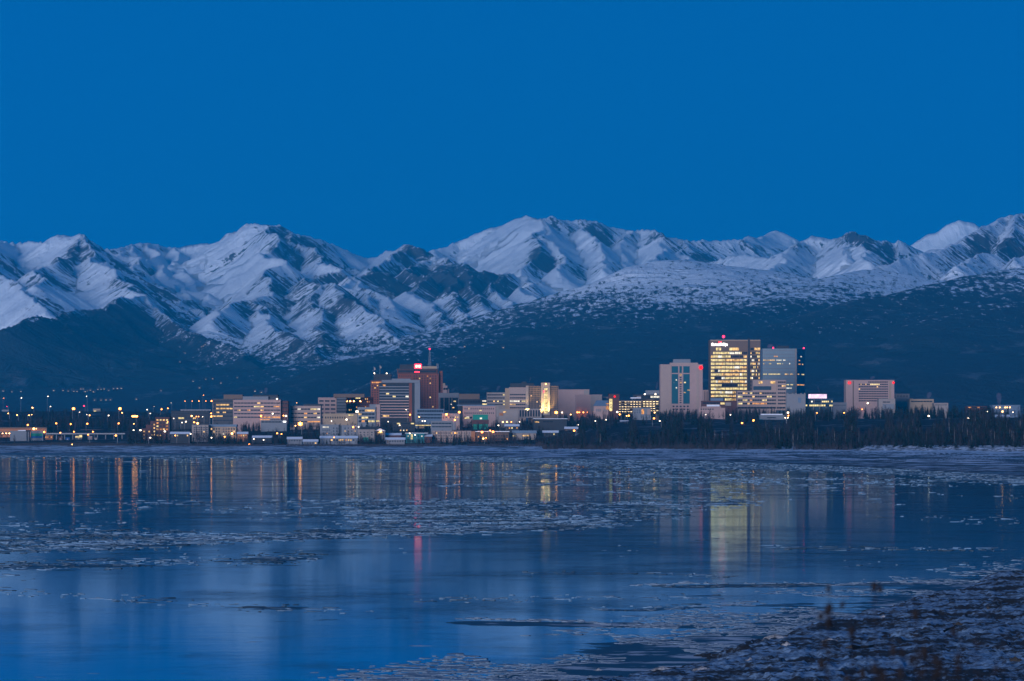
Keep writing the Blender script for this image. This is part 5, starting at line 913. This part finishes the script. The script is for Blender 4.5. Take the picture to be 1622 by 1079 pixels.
for L_ in lrec:
    x, y, kd, sz, Y = L_
    for _ in range(3):
        for (by, bx0, bx1, bz) in EXT:
            X = (x-CX)*Y/F
            if by-3 < Y and bx0/by-.0004 < X/Y < bx1/by+.0004 and (CAMZ+(HY-y)*by/F) < bz+1: Y = by-4
    L_[4] = Y
    X = (x-CX)*Y/F; Z = CAMZ+(HY-y)*Y/F; g = gh(X, Y); hgt = max(Z-g, 2.5)
    r = bpy.data.objects.new('street_lamp' if kd in 'amw' else 'beacon_pole' if kd == 'r' else 'floodlight_mast', None); C.objects.link(r); r.location = (X, Y, Z-hgt); tag(r, None, 'street lamp' if kd in 'amw' else 'beacon' if kd == 'r' else 'floodlight', {'a': 'amber street lamps', 'm': 'warm street lamps', 'w': 'white street lamps', 'r': 'red warning lamps', 'A': 'orange floodlights', 'B': 'orange floodlights'}[kd])
    r['_x'] = x; r['_y'] = y; r['_k'] = KN[kd][1]
    arm = 1.5*(1 if (int(x) % 2) else -1)
    V = []; Fc = []; boxg(V, Fc, arm-.11, arm+.11, .3, .52, 0, hgt+.3); boxg(V, Fc, min(0, arm), max(0, arm), .34, .48, hgt+.3, hgt+.45); mesh_obj('pole', V, Fc, M['metal'], r)
    V = []; Fc = []; boxg(V, Fc, -.45, .45, 0, .6, hgt+.12+sz*.55, hgt+.3+sz*.55); mesh_obj('lamp_hood', V, Fc, M['metal'], r)
    rad = 1.1*sz  # head oversized to stand in for the glare around the lamp
    if kd == 'B':
        V, Fc = [], []
        for dx in (-2.6, -1.3, 0, 1.3, 2.6): v_, f_ = sphere(1.1, (dx, 0, hgt)); nb_ = len(V); V += v_; Fc += [tuple(q+nb_ for q in f) for f in f_]
        mesh_obj('lamp_head', V, Fc, M[KN[kd][0]], r)
    else:
        V, Fc = sphere(rad, (0, 0, hgt), .8); mesh_obj('lamp_head', V, Fc, M[KN[kd][0]], r)
# a label that tells each lamp or far house from its neighbours
ORD = ['leftmost', 'second', 'third', 'fourth', 'fifth', 'sixth', 'seventh', 'eighth', 'ninth', 'tenth', 'eleventh', 'twelfth', 'thirteenth', 'fourteenth', 'fifteenth', 'sixteenth']
def autolabel(objs, kindf, plural):
    gr = {}
    for o in objs:
        x, y = o['_x'], o['_y']; mk = min(MARKS, key=lambda m_: abs(m_[0]-x)+.5*abs(m_[1]-y))
        dx = x-mk[0]; dy = y-mk[1]
        rel = ('left of' if dx < -9 else 'right of' if dx > 9 else ('above' if dy < -3 else 'below'))
        gr.setdefault((kindf(o), rel, mk[2]), []).append(o)
    for (kd, rel, mk), l in gr.items():
        l.sort(key=lambda o: (o['_x'], o['_y']))
        for i, o in enumerate(l):
            o['label'] = f'{kd} {rel} {mk}' if len(l) == 1 else f'{ORD[i]} {kd} from the left, {rel} {mk}'
            if len(l) > 1 and i == 0: o['label'] = f'leftmost {kd} {rel} {mk}'
autolabel([o for o in C.objects if '_k' in o], lambda o: o['_k'], '')
hh = sorted([o for o in C.objects if o.name.startswith('hillside_house')], key=lambda o: (o['_x'], o['_y']))
for o in hh: o['_k'] = 'tiny lit hillside house'
MARKS2 = [(20, 0, 'above the orange lit warehouse'), (60, 0, 'above the banded shed'), (110, 0, 'in the cluster above the roadway deck, left end'), (135, 0, 'in the middle of the hillside cluster'), (160, 0, 'right of the hillside cluster middle'), (190, 0, 'at the right end of the hillside cluster'), (245, 0, 'above the stepped apartments'), (300, 0, 'above the dark flat office'), (325, 0, 'on the slope left of the black glass office'), (350, 0, 'on the slope above the black glass office'), (410, 0, 'above the pinkish banded office'), (765, 0, 'on the hill above the dark windowless block')]
gr = {}
for o in hh: gr.setdefault(min(MARKS2, key=lambda m_: abs(m_[0]-o['_x']))[2], []).append(o)
for k_, l in gr.items():
    for i, o in enumerate(l): o['label'] = f'tiny lit house {k_}' if len(l) == 1 else f'{ORD[i]} tiny lit house {k_}'
for o in C.objects:
    for k_ in ('_x', '_y', '_k'):
        if k_ in o: del o[k_]
# ------------------------------------------------------------------ trees
def conifer(h, seed, tiers=11, per=9):
    r = random.Random(seed); V = []; Fc = []
    for i in range(tiers):
        t = i/tiers; z = h*(.10+.88*t); R_ = h*.17*(1-t)**.85+.12
        for k in range(per):
            if r.random() < .12: continue
            a = r.random()*6.283; rr_ = R_*r.uniform(.6, 1.3); w = rr_*r.uniform(.28, .5); dz = -rr_*r.uniform(.25, .7); n0 = len(V)
            V += [(0, 0, z+h*.045), (cos(a)*rr_-sin(a)*w, sin(a)*rr_+cos(a)*w, z+dz), (cos(a)*rr_*1.15, sin(a)*rr_*1.15, z+dz*1.2), (cos(a)*rr_+sin(a)*w, sin(a)*rr_-cos(a)*w, z+dz)]
            Fc += [(n0, n0+1, n0+2), (n0, n0+2, n0+3)]
    n0 = len(V); V += [(.12, 0, h*.9), (-.12, 0, h*.9), (0, .12, h*.9), (0, 0, h*1.02)]; Fc += [(n0, n0+1, n0+3), (n0+1, n0+2, n0+3), (n0+2, n0, n0+3)]
    tv = []; tf = []; 
    for i in range(5): a = i*2*pi/5; tv += [(cos(a)*h*.018, sin(a)*h*.018, -.8), (cos(a)*h*.006, sin(a)*h*.006, h*.8)]
    tf = [(2*i, 2*((i+1) % 5), 2*((i+1) % 5)+1, 2*i+1) for i in range(5)]
    return (V, Fc), (tv, tf)
def baretree(h, seed, nb_=34, tw=5, fat=1.0):
    r = random.Random(seed); V = []; Fc = []; tv = []; tf = []
    def stick(V, Fc, p, q, w0, w1):
        n0 = len(V)
        for (c, w) in ((p, w0), (q, w1)):
            for a in (0, 2.1, 4.2): V.append((c[0]+cos(a)*w, c[1]+sin(a)*w, c[2]))
        Fc += [(n0, n0+1, n0+4, n0+3), (n0+1, n0+2, n0+5, n0+4), (n0+2, n0, n0+3, n0+5)]
    lean = (r.uniform(-.04, .04)*h, r.uniform(-.04, .04)*h)
    stick(tv, tf, (0, 0, -.8), (lean[0], lean[1], h*.62), h*.017*fat, h*.010*fat); stick(tv, tf, (lean[0], lean[1], h*.62), (lean[0]*1.4, lean[1], h*.96), h*.010*fat, h*.003)
    for i in range(nb_):
        t = r.uniform(.28, .95); a = r.random()*6.283; L = h*r.uniform(.10, .26)*(1.15-t*.75); p = (lean[0]*t, lean[1]*t, h*t*.97); up = r.uniform(.5, 1.1)
        q = (p[0]+cos(a)*L, p[1]+sin(a)*L, p[2]+L*up); stick(V, Fc, p, q, .055*fat, .03)
        for j in range(tw):
            u_ = r.uniform(.3, 1); s_ = (p[0]+(q[0]-p[0])*u_, p[1]+(q[1]-p[1])*u_, p[2]+(q[2]-p[2])*u_); a2 = a+r.uniform(-1, 1); l2 = L*r.uniform(.25, .6); n0 = len(V)
            e_ = (s_[0]+cos(a2)*l2, s_[1]+sin(a2)*l2, s_[2]+l2*r.uniform(.3, 1.2)); w = .05+.03*r.random()
            V += [(s_[0]-w, s_[1], s_[2]), (s_[0]+w, s_[1], s_[2]), e_]; Fc.append((n0, n0+1, n0+2))
    return (V, Fc), (tv, tf)
def mk(name, g, m): me = bpy.data.meshes.new(name); me.from_pydata(g[0], [], g[1]); me.materials.append(M[m]); return me
CON = [(mk('crown', a, 'crown'), mk('trunk', t, 'bark'), a, t) for a, t in (conifer(13, 100+i, per=10) for i in range(6))]
BAR = [(mk('crown', a, 'twig'), mk('trunk', t, 'birch' if i % 3 == 0 else 'bark'), a, t) for i, (a, t) in enumerate(baretree(11, 200+i, 40, 6, 1.2) for i in range(7))]
rt = random.Random(21); TREES = []
def clear(x, ztop, Y):     # do not hide what the photograph shows in front
    for (by, bx0, bx1, bz) in EXT:
        X = x
        if bx0/by-.0003 < X/Y < bx1/by+.0003:
            if abs(by-Y) < 14: return False
            if Y < by:
                yt_ = HY-(ztop-CAMZ)*F/Y; yb_ = HY-(bz-CAMZ)*F/by
                if yt_ < yb_+(rt.uniform(2, 13) if by < 4300 else rt.uniform(5, 22)-(17 if X/Y*F+CX > 1418 else 0)): return False
    for L_ in lrec:
        if abs((x/Y)*F+CX-L_[0]) < (2.0 if L_[3] > .65 else .8) and Y < L_[4]+2 and HY-(ztop-CAMZ)*F/Y < L_[1]+2.5: return False
    return True
def dens(x): return float(np.interp(x, [-300, 0, 180, 250, 340, 460, 600, 760, 860, 930, 1000, 1100, 1700, 1900], [.6, .6, .6, .7, .75, .7, .65, .65, .85, 1, 1, 1, 1, .7]))
tries = 0
while len(TREES) < 8200 and tries < 70000:
    tries += 1
    x = rt.uniform(-150, 1780); band_ = rt.random()
    if x < 330: Y = rt.uniform(3970, 4330) if band_ < .25 else rt.uniform(4750, 6400)
    elif x < 860: Y = rt.uniform(3930, 4120) if band_ < .4 else rt.uniform(4100, 4750)
    else:
        Y = float(shore_y(np.array([(x-CX)/F]))[0])+(rt.uniform(26, 420) if band_ < .5 else rt.uniform(420, 1500))
    if rt.random() > dens(x): continue
    X = (x-CX)*Y/F; z = gh(X, Y); d = Y-float(shore_y(np.array([X/Y]))[0])
    if d < (24 if x > 860 else 185): continue
    con = rt.random() < (.22 if x < 850 else .42)
    h = rt.uniform(9, 17) if con else rt.uniform(8, 14)
    if 330 < x < 880: h *= rt.uniform(.5, .9)
    if d < 80: h *= .7
    # the wood's skyline in the photograph
    lim = float(np.interp(x, [-300, 0, 330, 500, 700, 860, 1000, 1045, 1120, 1200, 1300, 1400, 1500, 1622, 1800], [655, 652, 655, 662, 664, 660, 656, 654, 651, 650, 648, 642, 639, 642, 640]))+rt.uniform(-8, 12)
    hm_ = CAMZ+(HY-lim)*Y/F-z
    h = min(h, hm_)
    if h < 3.5: continue
    if not clear(X, z+h, Y): continue
    TREES.append((X, Y, z, h, con, x))
TREES.sort(key=lambda t: -t[3]/t[1])
cnt = {True: 0, False: 0}; rest = {True: [], False: []}
recs = []
for (X, Y, z, h, con, x) in TREES:
    lst = CON if con else BAR; i = rt.randrange(len(lst)); a = rt.random()*6.28; hb = 13 if con else 11
    if cnt[con] < 300:
        cnt[con] += 1; r = bpy.data.objects.new('spruce_tree' if con else 'bare_tree', None); C.objects.link(r); r.location = (X, Y, z); r.rotation_euler = (0, 0, a); s_ = h/hb; r.scale = (s_*rt.uniform(.85, 1.15), s_*rt.uniform(.85, 1.15), s_)
        for k_ in (0, 1): o = bpy.data.objects.new(lst[i][k_].name.split('.')[0], lst[i][k_]); C.objects.link(o); o.parent = r
        recs.append((r, x, con))
    else: rest[con].append((X, Y, z, h/hb, a, i))
# nothing tells the trees of one stretch of wood apart, so the trees of a stretch share a label
STR = [(-400, 230, 'on the flats left of the stepped apartments'), (230, 460, 'between the stepped apartments and the beige long office'), (460, 680, 'among the houses below the dark red flag tower'), (680, 860, 'around the striped apartments and the restaurant'), (860, 1045, 'below the windowless blocks and the parking garage'), (1045, 1125, 'at the foot of the teal bay tower'), (1125, 1250, 'around the pale teal house below the tallest tower'), (1250, 1340, 'below the glowing pink drum'), (1340, 1440, 'below the wide pinkish hotel'), (1440, 2200, 'around the long white house at far right')]
for r, x, con in recs:
    st_ = next(q[2] for q in STR if q[0] <= x < q[1])
    tag(r, ('dark spruce ' if con else 'bare leafless tree ')+st_, 'tree', ('dark spruces ' if con else 'bare trees ')+st_)
for con in (True, False):
    lst = CON if con else BAR; VV = []; FF = []; off = 0
    for (X, Y, z, s_, a, i) in rest[con]:
        for k_ in (2, 3):
            v = np.array(lst[i][k_][0])*s_; ca, sa_ = cos(a), sin(a)
            v = np.stack([v[:, 0]*ca-v[:, 1]*sa_+X, v[:, 0]*sa_+v[:, 1]*ca+Y, v[:, 2]+z], -1); VV.append(v); FF += [tuple(q+off for q in f) for f in lst[i][k_][1]]; off += len(v)
    if VV: o = mesh_obj('spruce_wood' if con else 'bare_wood', np.concatenate(VV).tolist(), FF, M['crown' if con else 'twig']); tag(o, kind='stuff')
# low brush along the bluff foot
V = []; Fc = []
for i in range(15000):
    x = rt.uniform(-200, 1800); u_ = (x-CX)/F; Y = float(shore_y(np.array([u_]))[0])+(rt.uniform(14, 120) if x > 860 else rt.uniform(170, 330)); X = u_*Y; z = gh(X, Y); h = rt.uniform(1.2, 4.2)*(1.3 if x > 850 else .6)
    if 1350 < x and Y < float(shore_y(np.array([u_]))[0])+60: continue
    if vn2(np.array([x/40.]), np.array([Y/60.]), 6)[0] < .22: continue
    for k in range(3): a = rt.uniform(-.9, .9); n0 = len(V); V += [(X+a-.13, Y, z-.2), (X+a+.13, Y, z-.2), (X+a*1.6+rt.uniform(-.4, .4), Y+rt.uniform(-.4, .4), z+h)]; Fc.append((n0, n0+1, n0+2))
o = mesh_obj('shore_brush', V, Fc, M['twig']); tag(o, kind='stuff')
# snowbank at the right
V = []; Fc = []; n1_, n2_ = 160, 8
for j in range(n2_):
    for i in range(n1_):
        x = 1345+(2000-1345)*i/(n1_-1); u_ = (x-CX)/F; Ys = float(shore_y(np.array([u_]))[0]); t = j/(n2_-1); Y = Ys-10+t*75; e = smooth01((x-1345)/30)
        hh_ = 4.4*t**.8*float(e)+float(fbm(np.array([x/14.]), np.array([j/2.]), 3, 3)[0])*1.3*math.sin(pi*t)
        V.append((u_*Y, Y, .7+hh_+.2))
Fc = [(j*n1_+i, j*n1_+i+1, (j+1)*n1_+i+1, (j+1)*n1_+i) for j in range(n2_-1) for i in range(n1_-1)]
sb_, n, out = new_mat('broken_snow'); ap = opos(n); f = sstep(n, noise(n, ap, 1/5, 5, .7, (1, 1, 2)), 0.46, .56); b_ = N(n, 'BsdfPrincipled'); n.links.new(mixc(n, f, (.04, .04, .045, 1), (.72, .76, .82, 1)), b_.inputs['Base Color']); b_.inputs['Roughness'].default_value = .9; n.links.new(b_.outputs[0], out.inputs[0])
o = mesh_obj('snowbank', V, Fc, sb_, smooth=True); tag(o, kind='structure')
# ------------------------------------------------------------------ steam plumes
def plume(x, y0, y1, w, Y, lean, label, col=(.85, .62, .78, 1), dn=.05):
    V = []; Fc = []; k = Y/F; z0 = CAMZ+(HY-y1)*k; z1 = CAMZ+(HY-y0)*k; rp = random.Random(int(x)); nr_, ns_ = 9, 8
    for i in range(nr_):
        t = i/(nr_-1); rad = w*k*(.25+.75*sin(pi*min(1, t*.62+.12)))*.5*(1 if i < nr_-1 else .3)
        for j in range(ns_): a = 2*pi*j/ns_; q = rad*rp.uniform(.75, 1.2); V.append((lean*k*t+cos(a)*q, sin(a)*q, (z1-z0)*t))
    Fc = [(i*ns_+j, i*ns_+(j+1) % ns_, (i+1)*ns_+(j+1) % ns_, (i+1)*ns_+j) for i in range(nr_-1) for j in range(ns_)]+[tuple(range(ns_))[::-1], tuple((nr_-1)*ns_+j for j in range(ns_))]
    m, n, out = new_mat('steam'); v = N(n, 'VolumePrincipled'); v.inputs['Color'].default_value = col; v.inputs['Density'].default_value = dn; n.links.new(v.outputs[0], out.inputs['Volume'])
    o = mesh_obj('steam_plume', V, Fc, m); o.location = ((x-CX)*k, Y, z0); tag(o, label, 'steam')
for a in [(118.5, 668, 684, 3.4, 4560, 1, 'thin tall steam plume rising behind the roadway deck'), (420, 614, 624, 6, 5400, 2, 'pinkish steam puff above the pinkish banded office'), (1470, 621, 631, 8, 5200, 3, 'leaning steam puff above the wide brownish hall'), (1583, 622, 641, 9, 5300, -1, 'round pink steam puff above the blue grey plant'),
          (787, 611, 620, 6, 5200, 4, 'pinkish steam above the pale ribbon office'), (716, 615, 621, 6, 5200, 3, 'steam wisp above the grey finned office'), (838, 597, 606, 3, 5200, 3, 'steam wisp above the floodlit hotel left fin'), (1380, 596, 601.5, 8, 5400, 3, 'steam wisp over the wide pinkish hotel roof'), (1299, 611, 625, 3, 5200, -4, 'thin steam wisp above the glowing pink drum'), (1218, 545, 552, 10, 5600, 3, 'pink lit steam above the pale blue glass tower'), (1039, 604, 617, 4, 5300, 3, 'steam wisp left of the teal bay tower')]: plume(*a)
# ------------------------------------------------------------------ near shore details
def lump(name, label, cat, x, y, w, h, mat, seed, dep=.7):
    Y = F*CAMZ/(y-HY); k = Y/F; W_ = w*k*(1 if name == 'ice_block' else .7); H_ = h*k*(.9 if name == 'ice_block' else .6); rp = random.Random(seed); V = []; Fc = []; nr_, ns_ = 6, 14
    for i in range(nr_):
        t = i/(nr_-1); R_ = cos(t*pi/2*.82)**.6
        for j in range(ns_): a = 2*pi*j/ns_; q = R_*rp.uniform(.8, 1.12); V.append((cos(a)*q*W_/2, sin(a)*q*W_*dep/2, H_*(sin(t*pi/2)*rp.uniform(.8, 1.1))-.12))
    V.append((0, 0, H_*.95)); Fc = [(i*ns_+j, i*ns_+(j+1) % ns_, (i+1)*ns_+(j+1) % ns_, (i+1)*ns_+j) for i in range(nr_-1) for j in range(ns_)]+[((nr_-1)*ns_+j, (nr_-1)*ns_+(j+1) % ns_, nr_*ns_) for j in range(ns_)]
    o = mesh_obj(name, V, Fc, mat); X = (x-CX)*k; zz = max(float(shore_z(np.array([X]), np.array([Y]))[0]), 0.0); o.location = (X, Y, zz); tag(o, label, cat); return o
_ls = .62
dirtice, n, out = new_mat('dirty_ice'); ap = opos(n); b_ = N(n, 'BsdfPrincipled'); n.links.new(mixc(n, sstep(n, noise(n, ap, 2.2, 5, .7), .35, .62), (.10, .095, .09, 1), (.36, .36, .37, 1)), b_.inputs['Base Color']); b_.inputs['Roughness'].default_value = .7; n.links.new(b_.outputs[0], out.inputs[0])
mud = paint('frozen_mud', (.045, .04, .036), .5, scale=3)
lump('ice_block', 'large rounded ice block alone in the dark slush', 'ice block', 1229, 1024, 47, 14, dirtice, 1)
for i, (x, y, w, h, m, lb) in enumerate([(1518, 1008, 34, 10, mud, 'dark frozen mud clump high on the snowy shore'), (1452, 1024, 38, 10, mud, 'dark mud clump left of the highest one'), (1315, 1034, 46, 8, dirtice, 'long dirty ice slab at the shore edge right of ice block'), (1246, 1040, 26, 9, dirtice, 'dirty ice lump just below the large ice block'), (1348, 1046, 30, 9, mud, 'dark clump at the root of the driftwood'), (1565, 984, 24, 6, mud, 'small mud clump near the upper right shore'), (1050, 1068, 60, 13, dirtice, 'grey ice ridge at the bottom shore edge'), (1112, 1071, 50, 12, dirtice, 'second grey ice ridge right of the bottom one'), (1188, 1062, 30, 8, dirtice, 'low grey ice lump between the ridges and ice block'), (1608, 1074, 40, 12, mud, 'dark clump in the bottom right corner'), (1400, 990, 26, 6, dirtice, 'pale ice lump on the upper shore edge'), (948, 1062, 34, 7, dirtice, 'small ice lump left of the bottom ridges')]):
    lump('mud_clump' if m is mud else 'ice_lump', lb, 'mud clump' if m is mud else 'ice lump', x, y, w, h, m, 30+i)
def stick_log(pts, r0, label):
    V = []; Fc = []; P = []
    for (x, y) in pts: Y = F*CAMZ/(y-HY); X = (x-CX)*Y/F; P.append((X, Y, max(float(shore_z(np.array([X]), np.array([Y]))[0]), 0)+.1))
    for i, p in enumerate(P):
        rr_ = r0*(1-.6*i/(len(P)-1))
        for j in range(6): a = j*pi/3; V.append((p[0]-P[0][0], p[1]-P[0][1]+cos(a)*rr_, p[2]-P[0][2]+sin(a)*rr_))
    Fc = [(i*6+j, i*6+(j+1) % 6, (i+1)*6+(j+1) % 6, (i+1)*6+j) for i in range(len(P)-1) for j in range(6)]; o = mesh_obj('driftwood', V, Fc, mud); o.location = P[0]; tag(o, label, 'driftwood')
stick_log([(1350, 1047), (1363, 1045), (1376, 1044), (1390, 1041)], .13, 'long dark driftwood branch on the snowy shore'); stick_log([(1494, 1024), (1503, 1022), (1516, 1020.5)], .09, 'short driftwood stick below the highest mud clump')
# seed-head weeds on the near bluff, out of focus
weedm = paint('dry_brown_weed', (.014, .012, .014), .3, scale=30)
def weed(x, ytop, Y, label, seed, bend=0, heads=9, spread=.05):
    rp = random.Random(seed); k = Y/F; X = (x-CX)*k; zt = CAMZ+(HY-ytop)*k; zg = float(shore_z(np.array([X]), np.array([Y]))[0])-.02; hgt = zt-zg
    r = bpy.data.objects.new('weed', None); C.objects.link(r); r.location = (X, Y, zg); tag(r, label, 'dry weed', 'blurred dry weeds before the camera')
    def seg(V, Fc, p, q, w0, w1):
        n0 = len(V)
        for (c, w) in ((p, w0), (q, w1)):
            for a in (0, 1.57, 3.14, 4.71): V.append((c[0]+cos(a)*w, c[1]+sin(a)*w, c[2]))
        Fc += [(n0+i, n0+(i+1) % 4, n0+4+(i+1) % 4, n0+4+i) for i in range(4)]
    V = []; Fc = []; ax = lambda t: (bend*k*t*t, 0, hgt*t)
    for i in range(8): seg(V, Fc, ax(i/8), ax((i+1)/8), .0042*(1-.08*i), .004*(1-.08*(i+1)))
    br = []
    for i in range(int(heads*1.2)): t = rp.uniform(.35, .97); a = rp.random()*6.28; L = rp.uniform(.4, 1)*spread*1.6; p = ax(t); q = (p[0]+cos(a)*L, p[1]+sin(a)*L, p[2]+L*1.1); seg(V, Fc, p, q, .002, .0015); br.append(q)
    mesh_obj('stem', V, Fc, weedm, r)
    for q in br+[ax(1)]:
        v_, f_ = sphere(rp.uniform(.008, .013), q, 1.7); mesh_obj('seed_head', [(a_+rp.uniform(-.004, .004), b__, c_+rp.uniform(-.004, .004)) for a_, b__, c_ in v_], f_, weedm, r)
for i, a in enumerate([(1309, 932, 14, 'tall thin weed left of the tallest one', 4, 5, .02), (1396, 930, 14, 'tallest weed with a dark seed head', -12, 7, .025), (1347, 998, 13, 'weed with a bushy head below the tall thin one', 6, 12, .04), (1382, 1060, 11, 'dense low weed stem at the bottom edge', 4, 14, .04), (1425, 1066, 11, 'low weed stub right of the dense low one', 2, 8, .03), (1470, 1046, 12, 'thick dark branched weed at the bottom edge', 10, 16, .05), (1496, 1040, 12, 'leaning branched weed right of thick one', 22, 14, .05), (1456, 975, 13, 'faint weed between tallest and right shore', -6, 6, .03), (1536, 1020, 12, 'faint drooping weed at right', 12, 8, .05), (1410, 1030, 13, 'sparse weed behind the low weed stub', 5, 7, .04), (1300, 965, 14, 'short bent weed beside the tall thin one', 14, 6, .03)]): weed(a[0], a[1], a[2], a[3], 70+i, a[4], a[5], a[6])
# ------------------------------------------------------------------ haze
hm, n, out = new_mat('haze_air'); hv = N(n, 'VolumePrincipled'); hv.inputs['Color'].default_value = (0.01, 0.54, 1.0, 1); hv.inputs['Density'].default_value = 0.000032; hv.inputs['Anisotropy'].default_value = 0.0
n.links.new(hv.outputs[0], out.inputs['Volume'])
hx0, hx1, hy0, hy1, hz0, hz1 = -4800, 4800, -120, 26500, -3.0, 1420
hz = mesh_obj('haze', [(x, y, z) for x in (hx0, hx1) for y in (hy0, hy1) for z in (hz0, hz1)], [(0, 1, 3, 2), (4, 6, 7, 5), (0, 4, 5, 1), (2, 3, 7, 6), (0, 2, 6, 4), (1, 5, 7, 3)], hm)
tag(hz, kind='stuff')
